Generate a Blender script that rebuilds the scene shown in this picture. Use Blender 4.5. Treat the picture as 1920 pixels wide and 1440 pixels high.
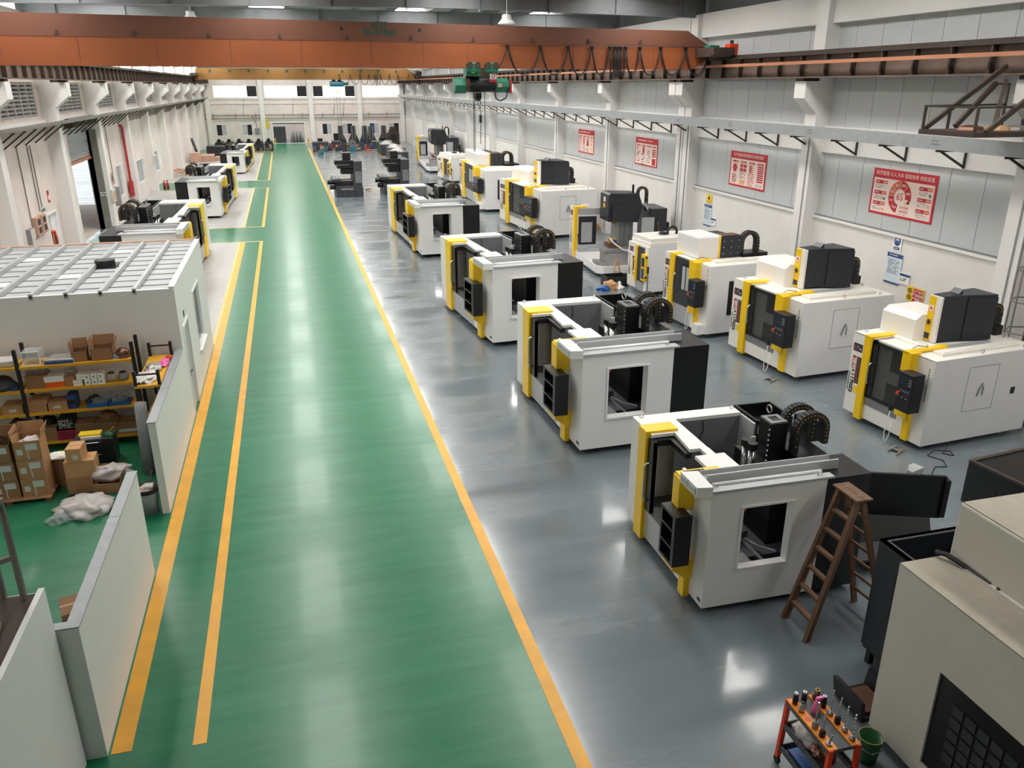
import bpy, bmesh, math, random
from mathutils import Matrix, Vector
for o in list(bpy.data.objects): bpy.data.objects.remove(o)
random.seed(7)
S = bpy.context.scene
COL = S.collection
# ---------------------------------------------------------------- camera
F_PX, PITCH, YAW, CAM_H = 1500.0, 0.357309, -0.264699, 7.5
cp, sp, ca, sa = math.cos(PITCH), math.sin(PITCH), math.cos(YAW), math.sin(YAW)
def _yaw(v): return Vector((ca*v[0]-sa*v[1], sa*v[0]+ca*v[1], v[2]))
_r, _u, _w = _yaw((1, 0, 0)), _yaw((0, sp, cp)), _yaw((0, cp, -sp))
cam_d = bpy.data.cameras.new('camera'); cam = bpy.data.objects.new('camera', cam_d); COL.objects.link(cam)
cam_d.sensor_width = 36.0; cam_d.lens = F_PX/1920*36; cam_d.clip_start = 0.05; cam_d.clip_end = 400
cam.matrix_world = Matrix(((_r.x, _u.x, -_w.x, 0), (_r.y, _u.y, -_w.y, 0), (_r.z, _u.z, -_w.z, CAM_H), (0, 0, 0, 1)))
S.camera = cam
# ---------------------------------------------------------------- light and exposure
SKYLIGHT, CLERESTORY, BACK_WINDOW = 9.5, 8.0, .62
wd = bpy.data.worlds.new('overcast_sky'); S.world = wd; wd.use_nodes = True
_bg = wd.node_tree.nodes['Background']; _bg.inputs[0].default_value = (0.93, 0.97, 1.0, 1); _bg.inputs[1].default_value = 1.1
S.view_settings.view_transform = 'Standard'; S.view_settings.look = 'None'
S.view_settings.exposure = 0.55; S.view_settings.gamma = 1.0; S.view_settings.use_curve_mapping = False
# ---------------------------------------------------------------- materials
def lin(c):
    return tuple((x/255/12.92 if x/255 <= .04045 else ((x/255+.055)/1.055)**2.4) for x in c)
MATS = {}
def mat(name, rgb, rough=.5, metal=0, var=.06, scale=3.0, bump=0.0, stretch=(1, 1, 1), rvar=0.0, spec=.5, dirt=None, dirt_amt=.5, dirt_scale=1.5, coat=0.0):
    m = bpy.data.materials.new(name); m.use_nodes = True; nt = m.node_tree; N = nt.nodes; L = nt.links
    b = N['Principled BSDF']; c = lin(rgb)
    b.inputs['Roughness'].default_value = rough; b.inputs['Metallic'].default_value = metal
    b.inputs['Specular IOR Level'].default_value = spec
    if coat: b.inputs['Coat Weight'].default_value = coat; b.inputs['Coat Roughness'].default_value = .08
    tc = N.new('ShaderNodeTexCoord'); mp = N.new('ShaderNodeMapping'); mp.inputs['Scale'].default_value = stretch
    L.new(tc.outputs['Object'], mp.inputs[0])
    nz = N.new('ShaderNodeTexNoise'); nz.inputs['Scale'].default_value = scale; nz.inputs['Detail'].default_value = 6
    L.new(mp.outputs[0], nz.inputs['Vector'])
    rp = N.new('ShaderNodeValToRGB'); e = rp.color_ramp.elements
    e[0].position, e[1].position = .3, .7
    e[0].color = tuple(x*(1-var) for x in c)+(1,); e[1].color = tuple(min(1, x*(1+var)) for x in c)+(1,)
    L.new(nz.outputs['Fac'], rp.inputs[0]); out = rp.outputs[0]
    if dirt:
        n2 = N.new('ShaderNodeTexNoise'); n2.inputs['Scale'].default_value = dirt_scale; n2.inputs['Detail'].default_value = 9; n2.inputs['Roughness'].default_value = .7
        L.new(mp.outputs[0], n2.inputs['Vector'])
        r2 = N.new('ShaderNodeValToRGB'); r2.color_ramp.elements[0].position = .38; r2.color_ramp.elements[1].position = .8
        r2.color_ramp.elements[1].color = (dirt_amt,)*3+(1,)
        L.new(n2.outputs['Fac'], r2.inputs[0])
        mx = N.new('ShaderNodeMixRGB'); L.new(r2.outputs[0], mx.inputs[0]); L.new(out, mx.inputs[1]); mx.inputs[2].default_value = lin(dirt)+(1,); out = mx.outputs[0]
    L.new(out, b.inputs['Base Color'])
    if rvar:
        mr = N.new('ShaderNodeMapRange'); mr.inputs[3].default_value = max(.03, rough-rvar); mr.inputs[4].default_value = rough+rvar
        mr.inputs[1].default_value, mr.inputs[2].default_value = .3, .7
        L.new(nz.outputs['Fac'], mr.inputs[0]); L.new(mr.outputs[0], b.inputs['Roughness'])
    if bump:
        bp = N.new('ShaderNodeBump'); bp.inputs['Strength'].default_value = bump; bp.inputs['Distance'].default_value = .02
        L.new(nz.outputs['Fac'], bp.inputs['Height']); L.new(bp.outputs[0], b.inputs['Normal'])
    MATS[name] = m
    return m
def emat(name, rgb, strength, lines=False):
    m = bpy.data.materials.new(name); m.use_nodes = True; nt = m.node_tree; N = nt.nodes; L = nt.links
    b = N['Principled BSDF']; c = lin(rgb)+(1,)
    nz = N.new('ShaderNodeTexNoise'); nz.inputs['Scale'].default_value = .8
    rp = N.new('ShaderNodeValToRGB'); rp.color_ramp.elements[0].color = tuple(x*.93 for x in c[:3])+(1,); rp.color_ramp.elements[1].color = c
    L.new(nz.outputs['Fac'], rp.inputs[0]); L.new(rp.outputs[0], b.inputs['Emission Color']); L.new(rp.outputs[0], b.inputs['Base Color'])
    b.inputs['Emission Strength'].default_value = strength; b.inputs['Roughness'].default_value = .4
    MATS[name] = m
def glass(name, rgb, alpha_mix=.5, rough=.05):
    m = bpy.data.materials.new(name); m.use_nodes = True; nt = m.node_tree; N = nt.nodes; L = nt.links
    b = N['Principled BSDF']; b.inputs['Roughness'].default_value = rough
    nz = N.new('ShaderNodeTexNoise'); nz.inputs['Scale'].default_value = 2
    rp = N.new('ShaderNodeValToRGB'); c = lin(rgb); rp.color_ramp.elements[0].color = tuple(x*.9 for x in c)+(1,); rp.color_ramp.elements[1].color = c+(1,)
    L.new(nz.outputs['Fac'], rp.inputs[0]); L.new(rp.outputs[0], b.inputs['Base Color'])
    tr = N.new('ShaderNodeBsdfTransparent'); mx = N.new('ShaderNodeMixShader'); mx.inputs[0].default_value = alpha_mix
    L.new(tr.outputs[0], mx.inputs[1]); L.new(b.outputs[0], mx.inputs[2]); L.new(mx.outputs[0], N['Material Output'].inputs[0])
    MATS[name] = m
mat('epoxy_grey', (108, 118, 124), .24, var=.08, scale=.45, rvar=.12  , dirt=(140, 146, 150), dirt_amt=.3, dirt_scale=.5, spec=.6, stretch=(.5, 2, 1), coat=.35)
mat('green_paint', (16, 112, 76), .3, var=.1, scale=1.1, rvar=0, stretch=(.35, 2.2, 1), dirt=(88, 150, 122), dirt_amt=.4, dirt_scale=1.6, spec=.5, coat=.08)
mat('bay_concrete', (178, 176, 174), .4, var=.1, scale=.8, rvar=.1, dirt=(142, 139, 136), dirt_amt=.5, dirt_scale=2)
mat('line_yellow', (238, 172, 40), .4, var=.1, scale=2, dirt=(196, 150, 84), dirt_amt=.5, dirt_scale=3)
mat('line_worn', (226, 190, 120), .45, var=.1, scale=2)
mat('plaster_white', (226, 223, 219), .75, var=.03, scale=1.2, dirt=(200, 195, 190), dirt_amt=.3, dirt_scale=.8, bump=.05)
mat('plaster_stained', (230, 219, 212), .8, var=.04, scale=1.0, dirt=(180, 166, 156), dirt_amt=.45, dirt_scale=.7, bump=.05)
mat('cladding_grey', (194, 196, 197), .5, var=.02, scale=.6)
mat('seam_dark', (120, 122, 124), .7)
mat('concrete_white', (228, 225, 222), .7, var=.03, scale=1)
mat('galvanised', (158, 162, 165), .45, .35, var=.07, scale=6)
mat('dark_steel', (62, 56, 52), .6, .3, var=.15, scale=5, dirt=(104, 74, 54), dirt_amt=.5)
mat('rail_brown', (112, 92, 82), .65, .1, var=.15, scale=2, dirt=(84, 66, 56), dirt_amt=.6)
mat('conductor_orange', (182, 122, 92), .5)
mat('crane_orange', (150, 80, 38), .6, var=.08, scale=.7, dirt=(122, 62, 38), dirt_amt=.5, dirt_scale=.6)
mat('crane_orange_shade_seam', (112, 68, 50), .6, var=.08, scale=.5, dirt=(92, 56, 44), dirt_amt=.5, dirt_scale=.5)  # darker copy of crane_orange: upper girder shade painted in; also used for seams
mat('crane_ochre', (138, 98, 46), .6, var=.1, scale=.6)
mat('roof_grey', (150, 154, 158), .6, var=.05)
mat('rafter_grey', (128, 132, 135), .6, var=.06)
mat('panel_white', (230, 229, 228), .38, var=.015, scale=2)
mat('panel_cream', (236, 232, 224), .4, var=.015, scale=2)
mat('panel_aged', (214, 208, 198), .5, var=.03, scale=2, dirt=(186, 176, 160), dirt_amt=.3, dirt_scale=1.2)
mat('panel_top_dusty', (176, 168, 154), .7, var=.06, scale=4, dirt=(140, 130, 112), dirt_amt=.4, dirt_scale=3)
mat('sheet_grey', (176, 178, 180), .4, .1, var=.03)
mat('machine_yellow', (246, 200, 14), .35, var=.03)
mat('black_metal', (15, 15, 17), .38, var=.1)
mat('black_plastic', (24, 25, 28), .45, var=.1)
mat('navy_black', (38, 41, 48), .35, var=.06)
mat('cast_grey', (58, 60, 65), .5, .1, var=.12, scale=4)
mat('steel', (190, 192, 194), .25, .9, var=.05)
mat('steel_dull', (150, 150, 150), .4, .6, var=.1, scale=5)
mat('inner_grey', (120, 122, 125), .45, .2, var=.05)
mat('rivet_yellow', (176, 138, 62), .4)
mat('print_black', (24, 24, 26), .6, var=.02)
mat('print_white', (240, 238, 234), .6, var=.02)
mat('print_red', (196, 28, 46), .5, var=.03)
mat('print_orange', (214, 104, 70), .5, var=.03)
mat('print_pink', (246, 222, 212), .55, var=.02)
mat('print_blue', (38, 72, 128), .5, var=.03)
mat('print_paleblue', (212, 224, 234), .55, var=.02)
mat('print_yellow', (244, 206, 40), .5, var=.03)
mat('print_green', (36, 78, 66), .5, var=.1)
mat('print_peach', (238, 178, 128), .5, var=.03)
mat('button_red', (214, 70, 44), .4)
mat('screen_dark', (44, 52, 62), .15, var=.05)
glass('door_glass', (70, 70, 68), .5)
glass('clear_sheet', (215, 222, 226), .35, .1)
glass('window_glass', (120, 128, 130), .6)
mat('wood_old', (112, 82, 60), .7, var=.2, scale=3, stretch=(8, 8, 1), dirt=(70, 48, 36), dirt_amt=.5)
mat('wood_pale', (190, 146, 104), .7, var=.15, scale=4)
mat('cardboard', (176, 132, 92), .75, var=.06, scale=3)
mat('cardboard_dark', (150, 112, 80), .78, var=.07, scale=3)
mat('cardboard_light', (200, 154, 108), .75, var=.05, scale=3)
mat('tape', (188, 140, 84), .35)
mat('paper_label', (202, 206, 204), .6)
mat('plastic_bag', (206, 198, 196), .35, var=.08, scale=6, bump=.4)
mat('shelf_yellow', (222, 164, 36), .5, var=.06)
mat('shelf_black', (28, 29, 32), .5)
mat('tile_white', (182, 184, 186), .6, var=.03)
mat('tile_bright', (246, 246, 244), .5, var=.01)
mat('bin_grey', (138, 140, 142), .5, var=.05)
mat('bin_green', (24, 92, 52), .5, var=.08)
mat('plastic_blue', (30, 92, 168), .4)
mat('plastic_magenta', (190, 34, 84), .45)
mat('plastic_orange', (236, 92, 24), .4)
mat('cart_red', (232, 62, 20), .4)
mat('cart_orange', (240, 140, 24), .4)
mat('cart_grey', (70, 76, 78), .45)
mat('pink', (240, 110, 178), .4)
mat('bronze', (124, 88, 74), .35, .7)
mat('hoist_green', (28, 108, 84), .45, var=.1)
mat('rubber', (26, 26, 28), .6)
mat('red_pipe', (176, 44, 46), .45)
mat('white_enamel', (240, 240, 240), .4)
mat('railing_grey', (128, 124, 118), .5, .3, var=.1)
mat('deck_brown', (78, 66, 58), .75, var=.2, scale=3)
mat('outside_ground', (196, 184, 172), .8, var=.06)
mat('wrap_silver', (176, 172, 170), .3, .4, var=.12, scale=5, bump=.5)
mat('tan_pink', (196, 158, 138), .75, var=.1)
mat('teal_scrap', (48, 116, 138), .6)
emat('skylight_sheet', (255, 252, 246), SKYLIGHT)
emat('clerestory_pane', (255, 252, 247), CLERESTORY)
emat('window_pane_warm', (255, 244, 226), BACK_WINDOW)
emat('window_pane_bright', (250, 252, 255), BACK_WINDOW*1.6)
emat('lamp_glow', (255, 252, 246), 3.0)
# ---------------------------------------------------------------- mesh helpers
class MB:
    def __init__(self): self.v, self.f = [], []
    def add(self, vs, fs):
        n = len(self.v); self.v += [tuple(p) for p in vs]; self.f += [tuple(i+n for i in q) for q in fs]; return self
    def box(self, x0, x1, y0, y1, z0, z1):
        return self.add([(x0,y0,z0),(x1,y0,z0),(x1,y1,z0),(x0,y1,z0),(x0,y0,z1),(x1,y0,z1),(x1,y1,z1),(x0,y1,z1)],
                        [(0,3,2,1),(4,5,6,7),(0,1,5,4),(1,2,6,5),(2,3,7,6),(3,0,4,7)])
    def prism(self, pts, a, b, ax='z'):
        n = len(pts)
        def P(p, t): return {'z': (p[0], p[1], t), 'y': (p[0], t, p[1]), 'x': (t, p[0], p[1])}[ax]
        return self.add([P(p, a) for p in pts]+[P(p, b) for p in pts],
                        [tuple(range(n)), tuple(range(2*n-1, n-1, -1))]+[(i, i+n, (i+1) % n+n, (i+1) % n) for i in range(n)])
    def cyl(self, p0, p1, r0, r1=None, n=12, cap=True):
        r1 = r0 if r1 is None else r1
        p0, p1 = Vector(p0), Vector(p1); d = (p1-p0).normalized()
        a = d.orthogonal().normalized(); b = d.cross(a)
        vs = [p0+r0*(math.cos(t)*a+math.sin(t)*b) for t in [2*math.pi*i/n for i in range(n)]]
        vs += [p1+r1*(math.cos(t)*a+math.sin(t)*b) for t in [2*math.pi*i/n for i in range(n)]]
        fs = [(i, (i+1) % n, (i+1) % n+n, i+n) for i in range(n)]
        if cap: fs += [tuple(range(n-1, -1, -1)), tuple(range(n, 2*n))]
        return self.add(vs, fs)
    def tube(self, path, r, n=6):
        path = [Vector(p) for p in path]; vs = []; fs = []; a = None
        for i, p in enumerate(path):
            d = (path[min(i+1, len(path)-1)]-path[max(i-1, 0)]).normalized()
            a = d.orthogonal().normalized() if a is None else (a-d*a.dot(d)).normalized()
            b = d.cross(a)
            vs += [p+r*(math.cos(t)*a+math.sin(t)*b) for t in [2*math.pi*k/n for k in range(n)]]
        m = len(path)
        for i in range(m-1):
            fs += [(i*n+k, i*n+(k+1) % n, (i+1)*n+(k+1) % n, (i+1)*n+k) for k in range(n)]
        fs += [tuple(range(n-1, -1, -1)), tuple(range((m-1)*n, m*n))]
        return self.add(vs, fs)
    def bar(self, p0, p1, w, h):
        p0, p1 = Vector(p0), Vector(p1); d = (p1-p0).normalized()
        up = Vector((0, 0, 1)) if abs(d.z) < .95 else Vector((1, 0, 0))
        a = d.cross(up).normalized()*w/2; b = a.cross(d).normalized()*h/2
        return self.add([p0-a-b, p0+a-b, p0+a+b, p0-a+b, p1-a-b, p1+a-b, p1+a+b, p1-a+b],
                        [(0,1,2,3),(7,6,5,4),(0,4,5,1),(1,5,6,2),(2,6,7,3),(3,7,4,0)])
    def lathe(self, prof, c=(0,0,0), n=16):
        vs = []; m = len(prof)
        for i in range(n):
            t = 2*math.pi*i/n
            vs += [(c[0]+r*math.cos(t), c[1]+r*math.sin(t), c[2]+z) for r, z in prof]
        fs = [(i*m+k, ((i+1) % n)*m+k, ((i+1) % n)*m+k+1, i*m+k+1) for i in range(n) for k in range(m-1)]
        return self.add(vs, fs)
    def torus(self, c, R, r, ax='y', n=16, k=6):
        pts = []
        for i in range(n+1):
            t = 2*math.pi*i/n; u, w = R*math.cos(t), R*math.sin(t)
            pts.append({'y': (c[0]+u, c[1], c[2]+w), 'x': (c[0], c[1]+u, c[2]+w), 'z': (c[0]+u, c[1]+w, c[2])}[ax])
        return self.tube(pts, r, k)
    def frame(self, ax, a0, a1, b0, b1, c0, c1, t):
        """rectangular ring of bar width t; ax = normal axis, a = along normal"""
        def B(u0, u1, w0, w1):
            if ax == 'x': self.box(a0, a1, u0, u1, w0, w1)
            elif ax == 'y': self.box(u0, u1, a0, a1, w0, w1)
            else: self.box(u0, u1, w0, w1, a0, a1)
        B(b0, b1, c0, c0+t); B(b0, b1, c1-t, c1); B(b0, b0+t, c0+t, c1-t); B(b1-t, b1, c0+t, c1-t); return self
    def mesh(self, name, m, bev=0, smooth=False):
        me = bpy.data.meshes.new(name); me.from_pydata(self.v, [], self.f)
        bm = bmesh.new(); bm.from_mesh(me); bmesh.ops.recalc_face_normals(bm, faces=bm.faces)
        if bev:
            bmesh.ops.bevel(bm, geom=[e for e in bm.edges if len(e.link_faces) == 2 and e.calc_face_angle(0) > .5], offset=bev, segments=2, affect='EDGES', profile=.5)
        bm.to_mesh(me); bm.free()
        if smooth:
            for p in me.polygons: p.use_smooth = True
        me.materials.append(MATS[m]); return me
    def build(self, name, m, parent=None, bev=0, smooth=False, loc=None):
        return ob(name, self.mesh(name, m, bev, smooth), parent, loc)
def ob(name, me, parent=None, loc=None, rotz=None):
    o = bpy.data.objects.new(name, me); COL.objects.link(o)
    if parent: o.parent = parent
    if loc: o.location = loc
    if rotz is not None: o.rotation_euler.z = rotz
    return o
def tag(o, label=None, cat=None, group=None, kind=None):
    if label: o['label'] = label
    if cat: o['category'] = cat
    if group: o['group'] = group
    if kind: o['kind'] = kind
    return o
def E(name, label, cat, loc=(0,0,0), rotz=0, group=None):
    o = bpy.data.objects.new(name, None); COL.objects.link(o); o.location = loc; o.rotation_euler.z = rotz
    o.empty_display_size = .2
    return tag(o, label, cat, group)
def box(name, m, parent, x0, x1, y0, y1, z0, z1, bev=0):
    return MB().box(x0, x1, y0, y1, z0, z1).build(name, m, parent, bev)
def copy_tree(o, parent=None):
    c = o.copy(); COL.objects.link(c); c.parent = parent
    for ch in list(o.children): copy_tree(ch, c)
    return c
def struct(o): o['kind'] = 'structure'; return o
# orientation matrices for print
FACE_NX = Matrix(((0, 0, -1), (-1, 0, 0), (0, 1, 0)))     # readable looking along +X
FACE_NX_DOWN = Matrix(((0, 0, -1), (0, -1, 0), (-1, 0, 0)))  # same, running downwards
FACE_NY = Matrix(((1, 0, 0), (0, 0, -1), (0, 1, 0)))      # readable looking along +Y
FACE_NY_DOWN = Matrix(((0, 1, 0), (0, 0, -1), (-1, 0, 0)))
_TXT = {}
def text(s, size, m, parent, loc, face, name='lettering', align='CENTER', bold=0.0, sx=1.0):
    key = (s, size, m, align, bold, sx)
    if key not in _TXT:
        cu = bpy.data.curves.new('t', 'FONT'); cu.body = s; cu.size = size; cu.align_x = align; cu.align_y = 'CENTER'; cu.offset = bold; cu.resolution_u = 4; cu.extrude = .001
        t = bpy.data.objects.new('t', cu); COL.objects.link(t)
        dg = bpy.context.evaluated_depsgraph_get()
        me = bpy.data.meshes.new_from_object(t.evaluated_get(dg)); bpy.data.objects.remove(t)
        me.materials.clear(); me.materials.append(MATS[m])
        if sx != 1.0:
            for v in me.vertices: v.co.x *= sx
        _TXT[key] = me
    o = ob(name, _TXT[key], parent); o.matrix_local = Matrix.Translation(loc) @ face.to_4x4(); return o
def marks(w, h, rows, fill=.7, seed=1, chunk=.06):
    """rows of small print-like dashes in the XY plane, centred"""
    r = random.Random(seed); mb = MB(); rh = h/rows
    for i in range(rows):
        y = h/2-(i+.5)*rh; x = -w/2; end = w/2*(1 if i % 3 else .55)
        while x < end:
            d = chunk*r.uniform(.5, 1.3)
            if r.random() < fill: mb.box(x, min(x+d*.8, w/2), y-rh*.22, y+rh*.22, 0, .002)
            x += d
    return mb
def put(o, loc, face):
    if any(k in o.name for k in ('print', 'mark', 'stencil')): o['kind'] = 'stuff'
    return _put(o, loc, face)
def _put(o, loc, face): o.matrix_local = Matrix.Translation(loc) @ face.to_4x4(); return o
# ================================================================ THE HALL
XL, XR, YB, YN = -10.15, 16.6, 119.0, -14.0
def rect_wall(mb, ax, c0, c1, u0, u1, z0, z1, holes):
    us = sorted({u0, u1, *[h[0] for h in holes], *[h[1] for h in holes]}); zs = sorted({z0, z1, *[h[2] for h in holes], *[h[3] for h in holes]})
    us = [u for u in us if u0 <= u <= u1]; zs = [z for z in zs if z0 <= z <= z1]
    for a, b in zip(us, us[1:]):
        run = None
        for c, d in list(zip(zs, zs[1:]))+[(None, None)]:
            solid = c is not None and not any(h[0] < (a+b)/2 < h[1] and h[2] < (c+d)/2 < h[3] for h in holes)
            if solid: run = (run[0], d) if run else (c, d)
            elif run:
                mb.box(c0, c1, a, b, *run) if ax == 'x' else mb.box(a, b, c0, c1, *run)
                run = None
# ---- floor
floor = struct(box('floor', 'epoxy_grey', None, XL-12, XR+.3, YN, YB+8, -.2, 0))
box('aisle_paint', 'green_paint', floor, XL, 2.62, YN, YB+1, 0, .003)
for y0, y1 in ((25.2, 42.9), (47.7, 66.7), (72.2, 102.9)):
    box('concrete_bay', 'bay_concrete', floor, XL, -2.78, y0, y1, .003, .006)
    box('marking_line', 'line_yellow', floor, -1.76, -1.6, y0 if y0 > 30 else 8.3, y1, .003, .007)
    box('marking_line', 'line_worn', floor, -2.78, -2.66, y0, y1, .003, .008)
for y in (42.9, 47.6, 66.75, 72.1, 102.9): box('marking_line', 'line_worn', floor, -9.5, -1.6, y, y+.12, .003, .0075)
box('marking_line', 'line_yellow', floor, -2.69, -2.46, 8.4, 42.9, .003, .0085)
box('marking_line', 'line_yellow', floor, 2.62, 2.80, YN, 109, .001, .007)
box('yard_paving', 'outside_ground', floor, XL-12, XL-.25, 30, 60, 0, .004)
# ---- right wall
wr = struct(MB().box(XR, XR+.3, YN, YB, 0, 3.5).build('wall_right', 'plaster_white'))
box('sill_ledge', 'concrete_white', wr, XR-.07, XR, YN, YB, 3.44, 3.52)
box('sill_gap', 'seam_dark', wr, XR-.04, XR+.1, YN, YB, 3.52, 3.55)
box('lintel_beam', 'concrete_white', wr, XR-.06, XR+.3, YN, YB, 5.5, 6.3)
box('eaves_beam', 'concrete_white', wr, XR-.25, XR+.3, YN, YB, 9.27, 10.15)
box('eaves_infill', 'rafter_grey', wr, XR+.1, XR+.3, YN, YB, 10.15, 11.0)
pm = MB().box(0, .1, .008, 1.142, 3.55, 9.27).mesh('cladding_panel', 'cladding_grey')
y = 6.2
while y < YB-1.2:
    ob('cladding_panel', pm, wr, (XR+.06, y, 0)); y += 1.15
box('cladding_backing', 'seam_dark', wr, XR+.17, XR+.3, YN, YB, 3.5, 9.3)
RC = [6.4, 15.0, 23.4, 31.8, 32.45, 40.75, 49.3, 57.9, 66.5, 75.1, 83.7, 92.3, 100.9, 109.5]
colm = MB().box(-.42, .3, -.29, .29, 0, 10.1).mesh('column', 'concrete_white')
corm = MB().prism([(0, 6.65), (-.5, 7.12), (-.5, 7.62), (0, 7.62)], -.29, .29, 'y').mesh('corbel', 'concrete_white')
padm = MB().box(-.55, .1, -.2, .2, 7.62, 7.71).mesh('bearing_pad', 'dark_steel')
for y in RC:
    cc = ob('column', colm, wr, (XR, y, 0)); ob('corbel', corm, cc, (-.42, 0, 0)); ob('bearing_pad', padm, cc, (-.42, 0, 0))
    MB().cyl((-.44, -.12, .3), (-.44, -.12, 6), .02, n=6).build('conduit', 'galvanised', cc)
# ---- cable tray on brackets, right wall
tr = E('cable_tray', 'long galvanised cable tray carried on brackets along the clad wall', 'cable tray', (0, 0, 0))
MB().box(15.55, 15.58, YN, 118, 6.0, 6.33).box(15.58, 15.95, YN, 118, 6.0, 6.03).box(15.93, 15.95, YN, 118, 6.03, 6.2).build('trough', 'galvanised', tr)
brm = MB().bar((15.6, 0, 5.97), (16.54, 0, 5.97), .05, .06).bar((16.52, 0, 5.97), (16.52, 0, 5.52), .05, .06).bar((15.75, 0, 5.95), (16.52, 0, 5.55), .04, .05).mesh('bracket', 'dark_steel')
y = 15.1
while y < 117: ob('bracket', brm, tr, (0, y, 0)); y += 2.1
mk = marks(.3, .16, 2, .9, 3, .1).mesh('stencil', 'seam_dark')
for y in (17.2, 22.4, 27.2, 31.4): put(ob('stencil', mk, tr), (15.545, y, 6.17), FACE_NX)
struct(box('wall_front', 'plaster_white', None, XL-.25, XR+.3, YN-.3, YN, 0, 11)); struct(box('wall_side', 'plaster_white', None, XL-.25, XL, YN, 20, 0, 11))
# ---- crane runway beams
def runway(name, label, x, side, y0):
    r = E(name, label, 'crane rail', (0, 0, 0))
    MB().box(x-.02, x+.02, y0, 118.5, 7.75, 8.36).build('web', 'rail_brown', r)
    MB().box(x-.2, x+.2, y0, 118.5, 7.71, 7.75).build('bottom_flange', 'rail_brown', r)
    MB().box(x-.2, x+.2, y0, 118.5, 8.36, 8.4).box(x-.05, x+.05, y0, 118.5, 8.4, 8.5).build('top_flange', 'dark_steel', r)
    sm = MB().box(x-.17, x+.17, -.03, .03, 7.75, 8.36).mesh('stiffener', 'dark_steel')
    y = y0+.6
    while y < 118: ob('stiffener', sm, r, (0, y, 0)); y += 1.22
    return r
rr = runway('crane_runway', 'brown steel crane runway beam along the grey clad wall', 15.72, -1, 2)
MB().box(15.3, 15.38, 2, 118, 8.1, 8.19).build('conductor_bar', 'conductor_orange', rr)
hm = MB().box(15.36, 15.7, -.02, .02, 8.13, 8.17).mesh('hanger', 'dark_steel')
for i in range(50): ob('hanger', hm, rr, (0, 5+i*2.2, 0))
runway('crane_runway', 'brown steel crane runway beam along the white louvred wall', -9.15, 1, 20)
# ---- left wall
LC = [24.05+8.55*k for k in range(11)]
holes = [(44.3, 49.2, 0, 5.7), (38.5, 40.1, 0, 2.35), (62.2, 65.2, 1.0, 2.6), (54.6, 56.6, 1.0, 2.9), (70.5, 73, 1.0, 2.6)]
lou, cle = [], []
for a in LC[:-1]:
    lou.append((a+2.6, a+7.6, 6.2, 7.68)); cle.append((a+.8, a+7.9, 8.55, 9.75))
wl = MB(); rect_wall(wl, 'x', XL-.25, XL, 20, YB, 0, 10.4, holes+lou+cle)
wl = struct(wl.build('wall_left', 'plaster_stained'))
colm = MB().box(-.1, .55, -.3, .3, 0, 10.1).mesh('column', 'concrete_white')
corm = MB().prism([(0, 6.55), (.62, 7.05), (.62, 7.62), (0, 7.62)], -.3, .3, 'y').mesh('corbel', 'concrete_white')
padm = MB().box(-.1, .55, -.2, .2, 7.62, 7.71).mesh('bearing_pad', 'dark_steel')
for y in LC:
    cc = ob('column', colm, wl, (XL, y, 0)); ob('corbel', corm, cc, (.55, 0, 0)); ob('bearing_pad', padm, cc, (.6, 0, 0))
MB().box(XL, XL+.1, 20, YB, 5.85, 6.1).build('string_course', 'concrete_white', wl)
n = 1
slm = MB().prism([(-.2, .02), (0, .0), (0, .075), (-.2, .1)], 0, 5.0, 'y').mesh('slat', 'tile_white')
mum = MB().box(-.22, .01, -.035, .035, 0, 1.48).mesh('mullion', 'plaster_stained')
for k, h in enumerate(lou):
    w = struct(MB().frame('x', XL-.25, XL+.02, h[0], h[1], h[2], h[3], .07).build('window_%d' % n, 'plaster_stained')); n += 1
    for i in range(9): ob('slat', slm, w, (XL-.02, h[0], h[2]+.08+i*.155))
    for i in range(1, 5): ob('mullion', mum, w, (XL-.01, h[0]+i*1.0, h[2]))
    box('backing', 'sheet_grey', w, XL-.25, XL-.22, h[0], h[1], h[2], h[3])
for k, h in enumerate(cle):
    w = struct(MB().frame('x', XL-.2, XL-.02, h[0], h[1], h[2], h[3], .06).build('window_%d' % n, 'white_enamel')); n += 1
    pw = (h[1]-h[0]-.12)/4
    pmn = MB().box(0, .02, .02, pw-.02, .06, 1.14).mesh('pane', 'clerestory_pane')
    for i in range(4): ob('pane', pmn, w, (XL-.15, h[0]+.06+i*pw, h[2]))
for h in holes[2:]:
    w = struct(MB().frame('x', XL-.15, XL+.01, h[0], h[1], h[2], h[3], .06).build('window_%d' % n, 'white_enamel')); n += 1
    k = 5; pw = (h[1]-h[0])/k
    for i in range(k):
        box('pane', 'window_glass' if i % 2 else 'sheet_grey', w, XL-.1, XL-.08, h[0]+i*pw+.03, h[0]+(i+1)*pw-.03, h[2]+.06, h[3]-.06)
        MB().cyl((XL+.02, h[0]+(i+.5)*pw, h[2]+.05), (XL+.02, h[0]+(i+.5)*pw, h[3]-.05), .012, n=5).build('security_bar', 'white_enamel', w)
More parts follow.
